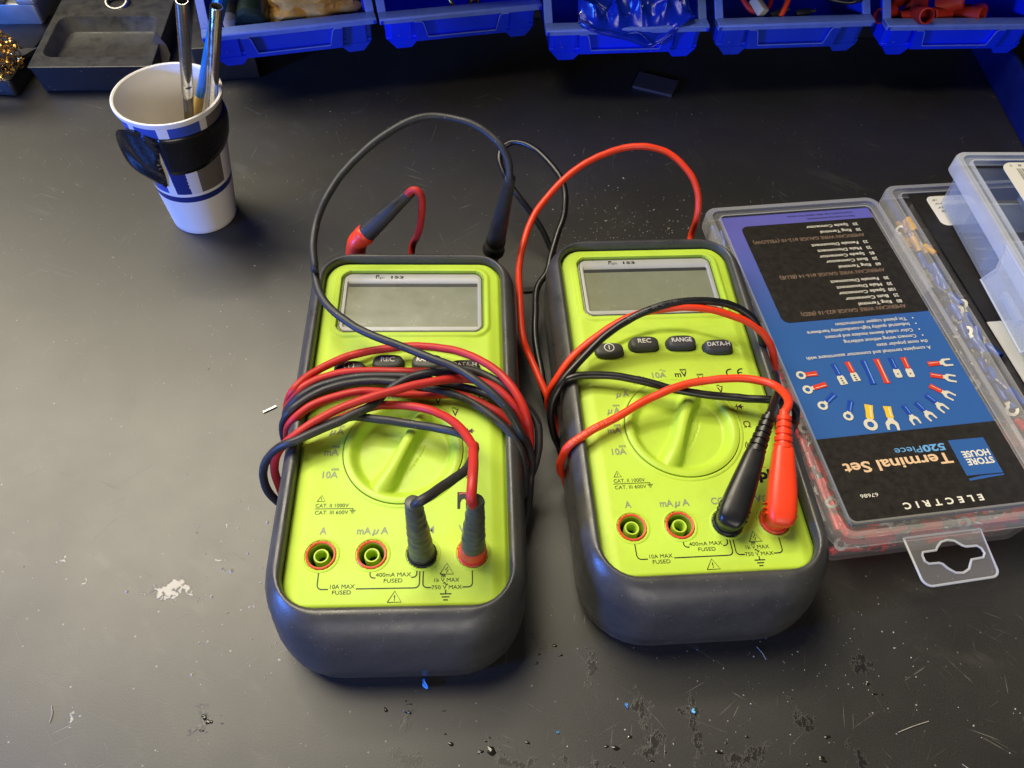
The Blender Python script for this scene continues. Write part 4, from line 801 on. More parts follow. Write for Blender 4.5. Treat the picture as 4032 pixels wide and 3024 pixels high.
# outer cuff hanging over the lip, then two folds behind it
sheet([(22, 4, 24.5), (28, -1, 22.5), (40, -2.8, 19.5), (55, -3.4, 16), (68, -4.2, 11.5), (73, -4.2, 13), (80, -3.0, 17), (88, 0, 22), (94, 5, 27.5)], [(24, 30, 32), (32, 26, 31), (44, 22, 27), (55, 20, 24), (66, 20, 23), (72, 22, 26), (78, 24, 30), (86, 28, 34), (92, 32, 38)], (0, -2, 3), seed=1)
rows = []
def zfront(x): return 23.6 - 9.5*math.exp(-((x-72)/9)**2) - 3*math.exp(-((x-50)/12)**2) + 4*sst(84, 97, x) + 3*sst(34, 22, x)
for i in range(111):
    x = 22 + 75*i/110; row = []
    for j in range(56):
        k = j/55; y = -2.6 + 44*k + 3*mnoise.noise((x*.08, k*3, 5)) + (5*sst(86, 97, x)+4*sst(32, 22, x))*(1-k)
        q = Vector((x*.050+.9*k, k*2.3+.012*x, 1.7)); rd = 1-abs(2.1*mnoise.noise(q)); r2 = 1-abs(2*mnoise.noise(q*2.3+Vector((4, 0, 0))))
        row.append((x + 2.2*mnoise.noise((x*.1, k*5, 9)), y, zfront(x)*(1-sst(0, .15, k)) + 24.2*sst(0, .15, k) + 12*k + sst(.02, .22, k)*(9.5*rd**2 + 3.0*r2**2)))
    rows.append(row)
b.loft(rows, closed=False); b.tube([r_[0] for r_ in rows], .5, 8)
o = b.build('nitrile_glove', None, B.translation, R(9.3), 60); tag(o, 'crumpled glossy blue rubber glove hanging over the lip of the middle bin', 'glove')
sd = o.modifiers.new('thick', 'SOLIDIFY'); sd.thickness = .0004
b = MB('steel', 'red_cap'); b.tube(smooth([(22, 6, 24), (23, 9, 28), (27, 12, 30), (30, 13, 27)], .8), .9, 10); b.lathe([(2, 0), (2.2, 5), (1.4, 7)], 18, 1, axis((26, 13, 24), (29, 14, 31)), True, True)
tag(b.build('wire_clip', None, B.translation, R(9.3)), 'small bent steel clip with dark red sleeve beside the blue glove', 'clip')
# wires in the fourth bin
B = bins[3]
def loose(name, m, pts, rad, lab, cat='wire', grp='wires in the fourth bin'):
    b = MB(m); b.tube(smooth(pts, 1.2), rad, 12); o = b.build(name, None, B.translation, R(9.5), 70); tag(o, lab, cat, grp)
loose('wire', 'red_old', [(18, 40, 34), (22, 26, 27), (28, 18, 22), (40, 22, 20), (50, 40, 22)], 1.7, 'thin dark red wire at the near corner of the wire bin')
loose('wire', 'red_new', [(46, 10.5, 21), (50, 16, 26), (54, 24, 32), (56, 36, 38)], 1.8, 'bright red wire standing up near the cream connector')
loose('wire', 'black_new', [(60, 34, 36), (74, 22, 30), (86, 16, 28), (96, 13, 29), (102, 12, 36), (100, 30, 46)], 1.5, 'thin black wire curving over the right rim of the wire bin')
b = MB('cream'); b.rbox(-3.5, 3.5, -4, 9, -3, 3, .6, 1.2); o = b.build('connector', None, tuple(B @ Vector((33, 16, 24))), R(35)); o.rotation_euler = (R(18), R(20), R(35)); tag(o, 'cream nylon connector block among the wires in the fourth bin', 'connector')
for k, (p, q, lab) in enumerate((((40, 13, 20.5), (54, 17, 23), 'black probe jack with steel tip lying under the red wire'), ((58, 14, 21), (66, 15, 21.5), 'short silver-ended jack lying right of the bright red wire'))):
    t = thing('jack_plug', lab, 'plug', tuple(B.translation), R(9.5)); b = MB('black_plastic'); b.lathe([(2.2, 0), (2.6, 1), (2.6, 9), (1.6, 10)], 22, 0, axis(p, q), True, True); b.build('barrel', t)
    b = MB('steel'); b.lathe([(1.5, 9.8), (1.5, 14), (.5, 15)], 20, 0, axis(p, q), True, True); b.build('tip', t)
# red caps in the fifth bin
B = bins[4]; rg = random.Random(11)
spots = [(16, 15, 17, 0), (27, 16, 20, 60), (38, 18, 17, 140), (50, 19, 18, 200), (61, 22, 17, 300), (70, 25, 16, 20), (22, 30, 22, 100), (35, 33, 24, 250), (48, 36, 25, 10), (60, 38, 22, 70), (20, 46, 24, 30), (34, 50, 26, 190), (50, 54, 26, 120), (12, 24, 18, 220), (44, 24, 22, 330)]
for k, (x, y, z, a) in enumerate(spots):
    b = MB('red_cap'); L = rg.uniform(13, 20); d = Vector((cos(R(a)), sin(R(a)), rg.uniform(-.3, .7)))
    if k == 1: d = Vector((-.2, -1, .55)); 
    b.lathe([(6.4, 0), (6.6, .4), (5.8, 4), (5.0, L), (4.2, L+.5), (4.2, L-.5), (4.9, 4), (5.6, .5), (6.4, 0)], 28, 0, axis((0, 0, 0), d))
    o = b.build('rubber_cap', None, tuple(B @ Vector((x, y, z))), R(7.4)); tag(o, 'red rubber cap in the bin beside the dark blue panel', 'cap', 'red rubber caps in the last bin')

# ------------------------------------------------------------------ things in the far left corner
t = thing('iron_stand', 'dusty black stand with a rectangular recess, behind the paper cup', 'soldering stand', (-326.6, 442.0, 0), R(7.0))
b = MB('tray_black', 'black_plastic'); W, D, Hh = 78.5, 150, 20
b.loft([rr(3, W-3, 3, D, 3, .2), rr(2, W-2, 1.5, D, 3, 2), rr(.6, W-.6, .6, D, 1.5, Hh-1.0), rr(0, W, 0, D, .8, Hh-.8), rr(0, W, 0, D, .8, Hh-.2), rr(.4, W-.4, .4, D-.4, .7, Hh)], True, False, 1)
o_ = flat(rr(.4, W-.4, .4, D-.4, .7, 0)); h_ = flat(rr(5, 73, 11.5, 62, 8, 0)); b.shape([o_, h_], Hh)
b.loft([rr(5, 73, 11.5, 62, 8, Hh), rr(5.6, 72.4, 12.1, 61.4, 7.6, Hh-.6), rr(9, 69, 15, 57, 6, Hh-8.4), rr(10, 68, 16, 56, 5.4, Hh-9)], False, True); b.build('body', t, angle=35)
b = MB('dull_steel'); mx = Matrix.Translation((40, 79, Hh)) @ Matrix.Rotation(R(20), 4, 'X')
b.loft([[( (7+1.8*cos(2*pi*j/12))*cos(2*pi*i/40), (7+1.8*cos(2*pi*j/12))*sin(2*pi*i/40), 1.6+1.8*sin(2*pi*j/12)) for j in range(12)] for i in list(range(40))+[0]], mx=mx); b.build('steel_ring', t)
t = thing('wool_holder', 'black holder block with a pointed flap under the brass wool', 'holder', (-352, 448, 0))
b = MB('black_plastic'); b.rbox(-40, 12, -10, 70, .2, 12, 1, 3); b.build('base', t)
b = MB('tray_black'); b.prism([(-30, 12), (18, 24), (8, 5), (-4, -2), (-30, -6)], 13, 15.5); b.build('flap', t)
b = MB('brass'); rg = random.Random(5)
for k in range(420):
    th, ph = rg.uniform(0, 2*pi), math.acos(rg.uniform(-.6, 1)); r_ = rg.uniform(15, 23); c0 = Vector((r_*sin(ph)*cos(th), r_*sin(ph)*sin(th), r_*.9*cos(ph)))
    a0 = rg.uniform(0, 6.28); ax = Vector((rg.uniform(-1, 1), rg.uniform(-1, 1), rg.uniform(-1, 1))).normalized(); e1 = ax.orthogonal().normalized(); e2 = ax.cross(e1); rd = rg.uniform(1.4, 3.2); A_ = []; B_ = []
    for i in range(8):
        a = a0 + i*.55; q = c0 + (e1*cos(a)+e2*sin(a))*rd + ax*i*.5; A_.append(tuple(q+ax*.55)); B_.append(tuple(q-ax*.55))
    b.add(A_+B_, [(i, i+1, 9+i, 8+i) for i in range(7)])
o = b.build('brass_wool', None, (-355, 443, 26), 0, 80); tag(o, 'ball of curly gold brass wool at the left edge', 'brass wool')
t = thing('metal_case', 'grey metal case in the far left corner behind the brass wool', 'case', (-352, 512, 0), R(7))
b = MB('grey_case'); b.rbox(-60, 6, -6, 60, .2, 26, 1.2, 3); b.build('case_body', t)
b = MB('grey_case'); b.rbox(-62, -14, -8, 60, 26.2, 31, 1.0, 3); b.rbox(-6, 8, -8, 60, 26.2, 31, 1.0, 3); b.build('case_lid', t)
b = MB('black_plastic'); b.rbox(0, 40, 0, 70, .2, 25, .8, 1.2); o = b.build('plastic_block', None, (-226, 466, 0), R(14)); tag(o, 'black plastic block half hidden behind the steel tool tubes', 'block')
b = MB('grey_card'); b.prism([(0, 0), (5, 1.5), (9, 9), (8.4, 15), (4, 24), (1, 20), (0, 8)], -.8, .8); o = b.build('card_scrap', None, (-255, 474, 3.4), 0); o.rotation_euler = (R(78), R(0), R(20)); tag(o, 'grey brown scrap of card standing beside the black stand', 'card scrap')

# ------------------------------------------------------------------ clear compartment boxes
def make_box(name, label, cat, loc, rz, W, D, Hb, Ht, rim, lid, wall):
    """lid W x D with its near left corner at loc; Hb = height of the base, Ht = top of the lid"""
    t = thing(name, label, cat, loc, rz, 'clear compartment boxes')
    b = MB(wall); i0, i1 = 5.5, 4.2
    b.loft([rr(i0, W-i0, i0-2, D-i0, 4, .3), rr(i0-.6, W-i0+.6, i0-2.6, D-i0+.6, 5, 1.4), rr(i1, W-i1, i1-2, D-i1, 5, Hb)], True)
    b.loft([rr(i1+1.2, W-i1-1.2, i1-.8, D-i1-1.2, 4, Hb), rr(i0+1, W-i0-1, i0-.8, D-i0-1, 3.5, 1.6)], False)
    b.build('base', t, angle=40)
    b = MB(rim, lid)
    b.loft([rr(.8, W-.8, .8, D-.8, 6, Hb-1), rr(0, W, 0, D, 7, Hb-.6), rr(0, W, 0, D, 7, Ht-1.4), rr(.4, W-.4, .4, D-.4, 6.8, Ht-.4), rr(1.4, W-1.4, 1.4, D-1.4, 6, Ht)])
    b.loft([rr(1.4, W-1.4, 1.4, D-1.4, 6, Ht), rr(3.4, W-3.4, 3.4, D-3.4, 5, Ht)])
    b.loft([rr(3.4, W-3.4, 3.4, D-3.4, 5, Ht), rr(3.9, W-3.9, 3.9, D-3.9, 4.6, Ht-1.3), rr(6.4, W-6.4, 6.4, D-6.4, 3.6, Ht-1.3)], mi=1)
    b.loft([rr(6.4, W-6.4, 6.4, D-6.4, 3.6, Ht-1.3), rr(6.8, W-6.8, 6.8, D-6.8, 3.4, Ht-.1), rr(7.6, W-7.6, 7.6, D-7.6, 3, Ht)])
    b.loft([rr(1.2, W-1.2, 1.2, D-1.2, 6, Hb-1), rr(1.2, W-1.2, 1.2, D-1.2, 6, Ht-1.8)], mi=1)
    b.build('lid', t, angle=40)
    return t
def latch(t, m, y0, y1, z0, z1):
    b = MB(m); b.loft([[(-4.6, y, z0) for y in (y0, y1)] + [(-3.4, y, z0) for y in (y1, y0)], [(-4.2, y, z0+6) for y in (y0, y1)] + [(-2.6, y, z0+6) for y in (y1, y0)], [(-1.6, y, z1) for y in (y0, y1)] + [(.6, y, z1) for y in (y1, y0)]], True, True)
    b.tube([(-4.4, y0, z0+3), (-4.4, y1, z0+3)], .7, 10); b.build('latch', t)
TB = (137.2, 136.9, 0); TR_ = R(10.8)
box1 = make_box('terminal_box', 'clear plastic box with a blue and black card insert, right of the orange-lead meter', 'compartment box', TB, TR_, 102.5, 200, 22, 30.8, 'clear_rim', 'clear_lid', 'clear_wall')
latch(box1, 'clear_rim', 12, 36, 10, 25); latch(box1, 'clear_rim', 140, 164, 10, 25)
# hang tab with its butterfly hole
b = MB('clear_wall', 'frost_rim')
o_ = [(28.6, -.5), (28.2, -17.5)] + [(31.8-3.6*cos(R(a)), -17.9-3.6*sin(R(a))) for a in range(0, 91, 15)] + [(57.6+3.6*sin(R(a)), -17.4-3.6*cos(R(a))) for a in range(0, 91, 15)] + [(63.0, -.5)]
h_ = [(33.1, -8.6), (34.0, -7.3), (39.8, -7.2), (41.4, -5.6), (43.6, -4.0), (46.6, -3.5), (49.5, -4.2), (51.6, -6.4), (53.0, -7.2), (57.8, -7.4), (59.2, -8.8), (59.4, -11.0), (58.0, -12.6), (52.6, -12.9), (51.4, -14.4), (49.6, -16.6), (46.6, -17.8), (43.4, -17.4), (41.0, -15.2), (39.8, -13.2), (38.6, -12.6), (34.2, -12.4), (33.0, -11.2)]
b.shape([o_, h_], 27.0, 0, 1.1)
for lp in (o_, h_): b.tube([(x, y, 27.0) for x, y in lp + lp[:1]], .5, 8, 1)
b.build('hang_tab', box1, angle=35)
# dividers inside
b = MB('clear_wall')
for y in (46, 84, 122, 160): b.box(6, 96.5, y-.5, y+.5, 1.6, 21)
for x in (51,): b.box(x-.5, x+.5, 4, 194, 1.6, 21)
b.build('divider', box1)
# printed card under the lid
b = MB('card_grad', 'card_violet', 'card_black', 'card_white', 'ink_brown', 'ink_cream', 'ink_sky', 'ink_dark', 'ink_red', 'ink_blue', 'ink_yellow', 'ink_tin')
zc = 29.55
def steps(k): return [zc + .05*k]
b.shape([[(7.6, 6.4), (94.6, 6.4), (94.6, 192.4), (7.6, 192.4)]], zc-.5, 0, .6)
b.shape([[(8.0, 6.4), (94.6, 6.4), (94.6, 48.3), (8.0, 48.3)]], zc+.0, 2)
r_ = rr(17.0, 97.0, 115.2, 184.2, 4, 0); b.shape([[(min(x, 94.6), y) for x, y in flat(r_)]], zc+.04, 2)
zt = zc+.10
def W_(s, x, y, cap, mi, wd=None, bold=0.0, align='l', **k):       # lettering reads from the far side of the bench
    b.text(s, x, y, cap, wd, align, zt, mi, bold, rot=pi, **k)
def rows_(lst):
    for n, nm, y, xe in lst:
        W_(n, 83.4, y+1.0, 2.0, 3, None, .12); W_(nm, 77.8, y+1.0, 2.0, 3, 77.8-xe, .12)
W_('AMERICAN WIRE GAUGE #22-16 (RED)', 84.0, 120.7, 2.3, 4, 56, .12)
rows_([('80', 'Ring Terminal', 123.0, 60), ('25', 'Butt Connector', 127.0, 54.6), ('100', 'Spade Connector', 131.0, 52.6), ('30', 'Male Disconnect', 135.0, 53), ('30', 'Female Disconnect', 139.2, 51.4)])
W_('AMERICAN WIRE GAUGE #16-14 (BLUE)', 83.8, 146.1, 2.3, 4, 58, .12)
rows_([('60', 'Ring Terminal', 149.2, 60), ('20', 'Butt Connector', 153.4, 54.6), ('85', 'Spade Connector', 157.4, 52.4), ('25', 'Male Disconnect', 161.6, 53), ('25', 'Female Disconnect', 166.0, 51.2)])
W_('AMERICAN WIRE GAUGE #12-10 (YELLOW)', 83.7, 172.6, 2.3, 4, 63.5, .12)
rows_([('20', 'Ring Terminal', 175.6, 60), ('20', 'Spade Connector', 180.0, 53.4)])
W_('Due to continuing improvements,', 84.3, 187.2, 1.1, 7, 28, .1); W_('actual product may differ slightly from photo.', 84.0, 190.0, 1.1, 7, 38.4, .1)
for s, y, x0, x1, bl in (('Tin plated copper construction', 112.3, 80.4, 42.9, 1), ('Industrial quality high-conductivity hardware', 108.7, 80.4, 26.7, 1), ('Color coded sleeves insulate and protect', 104.9, 80.4, 34.5, 1), ('Connect wiring without soldering', 101.1, 80.4, 42.8, 1), ('the most popular sizes', 97.4, 84.9, 58.2, 0), ('A complete terminal and connector assortment with', 93.4, 84.5, 20.6, 0)):
    W_(s, x0, y, 2.0, 3, x0-x1, .06)
    if bl: b.shape([circ(83.9, y-.9, .42, 10)], zt, 3)
W_('520', 64.9, 39.7, 3.2, 6, 10.6, .35); W_('Piece', 53.8, 39.7, 3.2, 6, 12.6, .02)
W_('Terminal Set', 65.2, 34.9, 5.0, 5, 50.2, .22)
W_('67686', 24.8, 19.8, 1.7, 3, 8.0); W_('ELECTRIC', 69.6, 13.7, 2.75, 3, 36.2, .35, space=1.9)
b.shape([[(67.6, 22.9), (84.6, 22.6), (84.6, 40.6), (67.6, 40.9)]], zc+.05, 0)
b.shape([[(67.7, 20.4), (84.5, 21.4), (84.5, 22.1), (74, 22.2), (67.7, 21.4)]], zc+.05, 0)
W_('STORE', 83.6, 30.7, 3.0, 3, 12.6, .32); W_('HOUSE', 83.6, 34.6, 3.0, 3, 12.9, .32)
# pictures of the terminals
def pic(kind_, tip, tail, mi, s=1.0):
    (x1, y1), (x0, y0) = tip, tail; d = Vector((x1-x0, y1-y0)); L = d.length; d.normalize(); n = Vector((-d.y, d.x))
    def P(u, v): q = Vector((x0, y0)) + d*u + n*v; return (q.x, q.y)
    w = 1.55*s
    if kind_ == 'butt':
        b.shape([[P(0, -w), P(0, w), P(L*.36, w*.8), P(L*.64, w*.8), P(L, w), P(L, -w), P(L*.64, -w*.8), P(L*.36, -w*.8)]], zt, mi); b.line([P(.5, w*.35), P(L-.5, w*.35)], .5, zt+.02, 6 if mi == 9 else 5); return
    k = (.56 if kind_ != 'fork' else .47)*L
    if kind_ == 'ring':
        c_ = P(L-1.9*s, 0); b.shape([circ(*c_, 2.35*s), circ(*c_, 1.15*s)], zt, 11); b.shape([[P(k-.5, -w*.7), P(k-.5, w*.7), P(L-3.9*s, .9*s), P(L-3.9*s, -.9*s)]], zt+.01, 11)
    elif kind_ == 'fork':
        b.shape([[P(k-.5, -w*.6), P(k-.5, w*.6), P(k+1.0*s, w*.7), P(k+1.8*s, 1.9*s), P(k+2.6*s, 2.3*s), P(L-.3, 2.2*s), P(L, 1.9*s), P(L-.2, 1.25*s), P(k+3.6*s, 1.2*s), P(k+2.9*s, .8*s), P(k+2.6*s, 0), P(k+2.9*s, -.8*s), P(k+3.6*s, -1.2*s), P(L-.2, -1.25*s), P(L, -1.9*s), P(L-.3, -2.2*s), P(k+2.6*s, -2.3*s), P(k+1.8*s, -1.9*s), P(k+1.0*s, -w*.7)]], zt, 11)
    elif kind_ == 'male':
        c_ = P(L-2.2, 0); b.shape([[P(k-.4, -w*.7), P(k-.4, w*.7), P(k+1, w*1.1), P(L-.7, w*1.1), P(L, w*.7), P(L, -w*.7), P(L-.7, -w*1.1), P(k+1, -w*1.1)]], zt, 11); b.shape([circ(*c_, .42, 10)], zt+.02, 2)
    else:
        b.shape([[P(k-.4, -w*.7), P(k-.4, w*.7), P(k+1, w*1.15), P(L, w*1.2), P(L, -w*1.2), P(k+1, -w*1.15)]], zt, 11)
        for q in (.35, .6, .85): b.shape([[P(k+(L-k)*q-.4, -.5), P(k+(L-k)*q-.4, .5), P(k+(L-k)*q+.3, .5), P(k+(L-k)*q+.3, -.5)]], zt+.02, 2)
    b.shape([[P(0, -w*.95), P(0, w*.95), P(k*.5, w*.8), P(k, w*.85), P(k+.3, 0), P(k, -w*.85), P(k*.5, -w*.8)]], zt+.03, mi)
    b.line([P(.5, w*.3), P(k*.9, w*.3)], .35*s, zt+.05, {8: 5, 9: 6, 10: 3}[mi])
for kd, tip, tail, mi, s in (('ring', (12.4, 83.3), (22.4, 83.5), 8, 1), ('ring', (12.6, 74.6), (24.4, 77), 8, 1), ('ring', (16.6, 64.4), (26.2, 71.1), 9, 1), ('ring', (26.8, 56.9), (32.2, 66.5), 9, 1), ('ring', (35.4, 50.6), (39.6, 63.5), 10, 1.35), ('fork', (45.6, 48.9), (47.8, 61.7), 10, 1.3),
                             ('fork', (57.9, 50.5), (55.8, 61.2), 9, 1), ('fork', (66.6, 52.0), (62.3, 62.2), 9, 1), ('fork', (74.7, 55.8), (69, 65.8), 9, 1), ('fork', (82, 62.4), (73.2, 70.6), 8, 1), ('fork', (88, 72.8), (76.4, 76.5), 8, 1), ('fork', (90.6, 82.7), (78.3, 82.7), 8, 1),
                             ('female', (33.0, 75.8), (32.2, 87.9), 9, 1), ('female', (39.9, 77.0), (39.4, 88.5), 8, 1), ('butt', (46.9, 74.4), (47.6, 88.5), 9, 1), ('butt', (53.7, 74.1), (54.3, 88.6), 8, 1), ('male', (61.0, 76.6), (61.6, 88.3), 9, 1), ('male', (67.1, 76.2), (67.8, 88), 8, 1)):
    pic(kd, tip, tail, mi, s)
b.build('card_insert', box1, angle=35)

# crimp terminals lying in the boxes
def terminal_mesh(m):
    b = MB(m, 'tin'); b.lathe([(1.7, 0), (2.1, .4), (2.1, 4.6), (1.7, 5.4), (1.7, 10), (1.2, 10.2), (1.2, 8)], 16, 0, Matrix.Rotation(R(90), 4, 'Y')); b.lathe([(1.2, 8.2), (.05, 8.1)], 16, 0, Matrix.Rotation(R(90), 4, 'Y')); b.lathe([(1.9, .1), (.4, .1)], 16, 0, Matrix.Rotation(R(90), 4, 'Y'))
    b.shape([circ(-5.2, 0, 3.0, 20), circ(-5.2, 0, 1.5, 16)], 0, 1, .7); b.shape([[(-3, -1.2), (.6, -1.2), (.6, 1.2), (-3, 1.2)]], 0.01, 1, .7)
    o = b.build('crimp_terminal'); return o
def scatter(base, spots, seed, box_m, lab, grp, rz0=0.0):
    rg = random.Random(seed)
    for k, (x, y, z) in enumerate(spots):
        o = base if k == 0 else base.copy()
        if k: C.objects.link(o)
        p = box_m @ Vector((x, y, z)); o.location = p*U; al = 0 if y < 12.2 and y > 2 and grp.endswith('clear box') and grp[0] == 'r' else pi/2
        o.rotation_euler = (rg.uniform(-1.4, 1.4), rg.uniform(-.35, .35), rz0 + al + rg.gauss(0, .16) + rg.choice((0, pi))); tag(o, lab, 'crimp terminal', grp)
M1 = Matrix.Translation(TB) @ Matrix.Rotation(TR_, 4, 'Z'); rg = random.Random(21)
red = [(rg.uniform(17, 88), rg.uniform(6.3, 12), rg.uniform(3.2, 21)) for k in range(120)] + [(rg.uniform(9, 12.5), rg.uniform(16, 100), rg.uniform(4, 21)) for k in range(58)] + [(rg.uniform(88, 93), rg.uniform(12, 80), rg.uniform(4, 21)) for k in range(26)]
scatter(terminal_mesh('term_red'), red, 1, M1, 'small red crimp terminal loose in the blue-carded clear box', 'red crimp terminals in the clear box', TR_)
blu = [(rg.uniform(8.5, 12), rg.uniform(104, 194), rg.uniform(4, 21)) for k in range(26)] + [(rg.uniform(88, 93), rg.uniform(100, 190), rg.uniform(4, 20)) for k in range(24)]
scatter(terminal_mesh('term_blue'), blu, 2, M1, 'small blue crimp terminal loose in the blue-carded clear box', 'blue crimp terminals in the clear box', TR_)

# second box, mostly out of the picture
T2 = (239.2, 164.5, 0); A2 = R(9.6)
box2 = make_box('terminal_box', 'clear box with a black card insert, under the empty frosted box', 'compartment box', T2, A2, 104, 200, 22, 31.0, 'clear_rim', 'clear_lid', 'clear_wall')
latch(box2, 'clear_rim', 126, 168, 12, 25); latch(box2, 'clear_rim', 16, 40, 12, 25)
b = MB('clear_wall')
for y in (46, 84, 122, 160): b.box(6, 98, y-.5, y+.5, 1.6, 21)
b.box(19.5, 20.5, 4, 194, 1.6, 21); b.build('divider', box2)
b = MB('card_black', 'card_white', 'ink_yellow', 'ink_red'); z = 29.7
b.shape([[(13.5, 97), (96, 97), (96, 193), (13.5, 193)]], z-.3, 0, .5); b.shape([[(13.5, 8), (96, 8), (96, 97), (13.5, 97)]], z-.35, 1, .5)
b.shape([flat(rr(22, 50, 166, 190, 4, 0))], z+.04, 1)
for k, s in enumerate(('1/8"', '3/16"', '1/4"', '3/8"')): b.text(s, 28.5-k*.2, 186.6-k*3.1, 1.5, None, 'r', z+.08, 0, .1, rot=pi) if False else b.text(s, 25.0+.4*k, 187.5-k*3.1, 1.5, None, 'r', z+.08, 0, .1, rot=pi)
for s, x, y in (('Insulation', 35, 156), ('PVC tubing', 38, 147.5), ('Connectors', 38, 140), ('Assorted', 42, 126)): b.text(s, x, y, 1.9, None, 'c', z+.06, 1, .1, rot=pi)
b.text('Set', 42, 105.5, 3.4, None, 'c', z+.06, 2, .3, rot=pi); b.line([(45, 92), (45.5, 95)], .7, z+.06, 0); b.shape([circ(52, 82, 3)], z+.05, 3)
b.build('card_insert', box2)
M2 = Matrix.Translation(T2) @ Matrix.Rotation(A2, 4, 'Z')
scatter(terminal_mesh('term_yellow'), [(rg.uniform(8, 17), rg.uniform(162, 180), rg.uniform(6, 21)) for k in range(16)], 3, M2, 'small yellow crimp terminal in the black-carded clear box', 'yellow crimp terminals in the second box', A2)
scatter(terminal_mesh('term_blue'), [(rg.uniform(7.5, 17), rg.uniform(50, 150), rg.uniform(3, 20)) for k in range(60)], 4, M2, 'small blue crimp terminal in the black-carded clear box', 'blue crimp terminals in the second box', A2)
scatter(terminal_mesh('term_red'), [(rg.uniform(7.5, 17), rg.uniform(12, 46), rg.uniform(3, 20)) for k in range(36)], 5, M2, 'small red crimp terminal in the black-carded clear box', 'red crimp terminals in the second box', A2)

# third box lying on the second
T3 = (246.0, 178.0, 31.6); A3 = R(5.4)
box3 = make_box('divider_box', 'empty frosted box with white barcode label, lying on the black-carded box', 'compartment box', T3, A3, 110, 178, 22, 30.0, 'frost_rim', 'frost_lid', 'frost_lid')
b = MB('frost_lid')
for y in (34, 62, 90, 118, 146): b.box(6, 104, y-.5, y+.5, 1.6, 21)
b.box(50, 51, 4, 172, 1.6, 21); b.build('divider', box3)
b = MB('frost_lid', 'frost_rim')
b.tube([(-9, 52, 15), (-5, 52, 22), (.5, 52, 28.4), (.5, 108, 28.4), (-5, 98, 22), (-9, 98, 15), (-9, 52, 15)], .5, 8, 1)
b.loft([[(-9.5, 52, 15.0), (-9.5, 98, 15.0), (-8, 98, 14.2), (-8, 52, 14.2)], [(-5.6, 52, 22), (-5.6, 98, 22), (-4.2, 98, 21), (-4.2, 52, 21)], [(.0, 52, 28.6), (.0, 108, 28.6), (1.2, 108, 27.6), (1.2, 52, 27.6)]], True, True)
b.rbox(-7.6, -4.6, 66, 84, 18.0, 21.5, .3, .8); b.build('latch', box3)
b = MB('card_white', 'black_print', 'ink_green'); z = 30.35
b.shape([flat(rr(22, 92, 88, 168, 6, 0))], z-.15, 0, .3)
x = 29.0; rg = random.Random(2)
while x < 70:
    w_ = rg.choice((.35, .35, .6, .9)); b.shape([[(x, 150), (x+w_, 150), (x+w_, 163), (x, 163)]], z+.06, 1); x += w_+rg.choice((.4, .5, .8))
b.text('0', 27, 166.2, 1.7, None, 'c', z+.06, 1, rot=pi); b.text('0 9 1 5 1 8', 40, 166.4, 1.7, 18, 'c', z+.06, 1, rot=pi)
b.text('UR', 36, 146, 5, 9.6, 'c', z+.06, 1, .3, rot=pi, shear=.2)
q = flat(rr(34, 60, 122, 135, .8, 0)); b.line(q+q[:1], .4, z+.06, 1)
for k, s in enumerate(('www.cpsc.gov', 'WARNING', 'CHOKING')): b.text(s, 36.5, 132.8-k*3.4+1.0, 1.5, None, 'r', z+.06, 1, rot=pi)
b.shape([[(36, 100), (92, 100), (92, 108), (36, 108)]], z+.05, 2)
b.build('barcode_label', box3)

# ------------------------------------------------------------------ small things on the bench
b = MB('grey_tile'); b.shape([[(77.6, 508.8), (105.2, 499.7), (99.1, 482.4), (72.2, 490.8)]], 1.1, 0, 2.0); tag(b.build('plastic_tile'), 'flat dark grey plastic tile lying under the blue bins', 'tile')
b = MB('boot')
for k in range(9): b.box(k*.8, k*.8+.5, -1.6, 1.6, .1, 1.5)
b.box(0, 7, -1.4, 1.4, .1, 1.0); tag(b.build('ribbed_strip', None, (2.9, 291.2, 0), R(10)), 'short ribbed grey strip lying between the two meters', 'strip')
b = MB('dull_steel'); b.box(0, 6.8, -.5, .5, .15, .7); tag(b.build('wire_clipping', None, (-120, 201.2, .1), R(36)), 'bright flat steel clipping left of the wrapped leads', 'clipping')
for (x, y, s), lab in zip(((-27.1, 79.3, 2.6), (52.4, 75.8, 1.5), (78.5, 75.5, 2.2), (25.6, 64.6, 1.3)), ('pale blue plastic shaving in the shadow of the first meter', 'small pale blue shaving in front of the second meter, left one', 'curled pale blue shaving in front of the second meter, right one', 'tiny pale blue shaving near the front edge between the meters')):
    b = MB('chip_blue'); rg = random.Random(int(s*100)); P = [Vector((rg.uniform(-s, s)*.5, rg.uniform(-s, s)*.7, rg.uniform(.2, s*.5))) for k in range(6)]
    b.tube(smooth(P, .3), [.22*s]*len(smooth(P, .3)), 6, flat=.4); tag(b.build('plastic_shaving', None, (x, y, .1)), lab, 'shaving', 'blue shavings on the bench')
for (x, y, a, L, cv), lab in zip(((107, 102, -58, 6, .3), (158, 72, 20, 14, .2), (180, 62, -40, 4, .1), (-70, 92, 62, 7, .6), (-168, 63, -75, 6, .6)), ('pale hair-thin fibre right of the second meter front', 'long pale fibre near the right front corner', 'short pale fibre at the far right front', 'pale fibre left of the first meter front', 'reddish fibre near the left front corner')):
    b = MB('speck'); P = smooth([(0, 0, .3), (L*.5, cv, .35), (L, 0, .3)], .4); b.tube(P, .16, 6); tag(b.build('fibre', None, (x, y, .1), R(a)), lab, 'fibre', 'fibres on the bench')
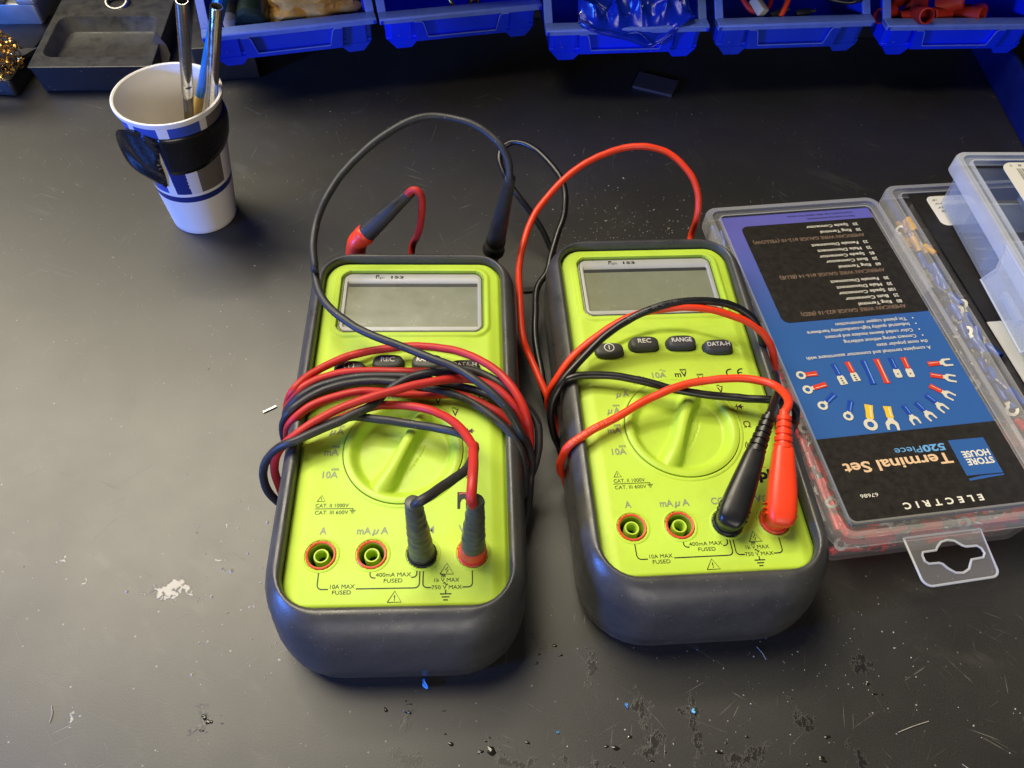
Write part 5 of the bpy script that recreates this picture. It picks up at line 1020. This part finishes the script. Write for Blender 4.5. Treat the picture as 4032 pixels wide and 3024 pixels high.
# crumbs and dust: nobody could count them
b = MB('speck'); rg = random.Random(9)
def crumb(x, y, s):
    n = 5; vs = [(x + s*rg.uniform(.5, 1)*cos(2*pi*i/n), y + s*rg.uniform(.5, 1)*sin(2*pi*i/n), .05) for i in range(n)] + [(x+rg.uniform(-.3, .3)*s, y+rg.uniform(-.3, .3)*s, s*rg.uniform(.3, .9))]
    b.add(vs, [(i, (i+1) % n, n) for i in range(n)])
for k in range(520): crumb(rg.gauss(62, 32), rg.gauss(330, 28), abs(rg.gauss(.28, .18))+.10)
for k in range(150): crumb(rg.gauss(135, 42), rg.gauss(95, 26), abs(rg.gauss(.18, .14))+.08)
for k in range(500): crumb(rg.uniform(-330, 240), rg.uniform(30, 470), abs(rg.gauss(.2, .16))+.08)
for k in range(90): crumb(rg.gauss(-98, 22), rg.gauss(112, 24), abs(rg.gauss(.4, .3))+.12)
for k in range(60): crumb(rg.uniform(-320, -258), rg.uniform(462, 500), .3)
kind(b.build('dust_specks', angle=20), 'stuff')
b = MB('glue')
for x, y, n, sp in ((0, 57, 14, 6), (-30, 68, 8, 4), (-68, 96, 9, 5), (22, 92, 6, 4), (-108, 62, 8, 5), (60, 56, 14, 9), (90, 66, 8, 8), (150, 88, 5, 6), (125, 62, 5, 6)):
    for k in range(n):
        cx, cy = rg.gauss(x, sp), rg.gauss(y, sp*.55); s = min(1.6, abs(rg.gauss(.35, .35))+.15); m_ = 10; ang = rg.uniform(-.9, .3); el = rg.uniform(.3, .8)
        ring = []
        for i in range(m_):
            a = 2*pi*i/m_; q = s*rg.uniform(.65, 1.15); ux, uy = q*cos(a)*1.5, q*sin(a)*el*1.4; ring.append((cx+ux*cos(ang)-uy*sin(ang), cy+ux*sin(ang)+uy*cos(ang)))
        vs = [(px, py, .03) for px, py in ring] + [((px*.6+cx*.4), (py*.6+cy*.4), .2*s+.05) for px, py in ring] + [(cx, cy, .28*s+.05)]
        b.add(vs, [(i, (i+1) % m_, m_+(i+1) % m_, m_+i) for i in range(m_)] + [(m_+i, m_+(i+1) % m_, 2*m_) for i in range(m_)])
kind(b.build('flux_crumbs', angle=60), 'stuff')
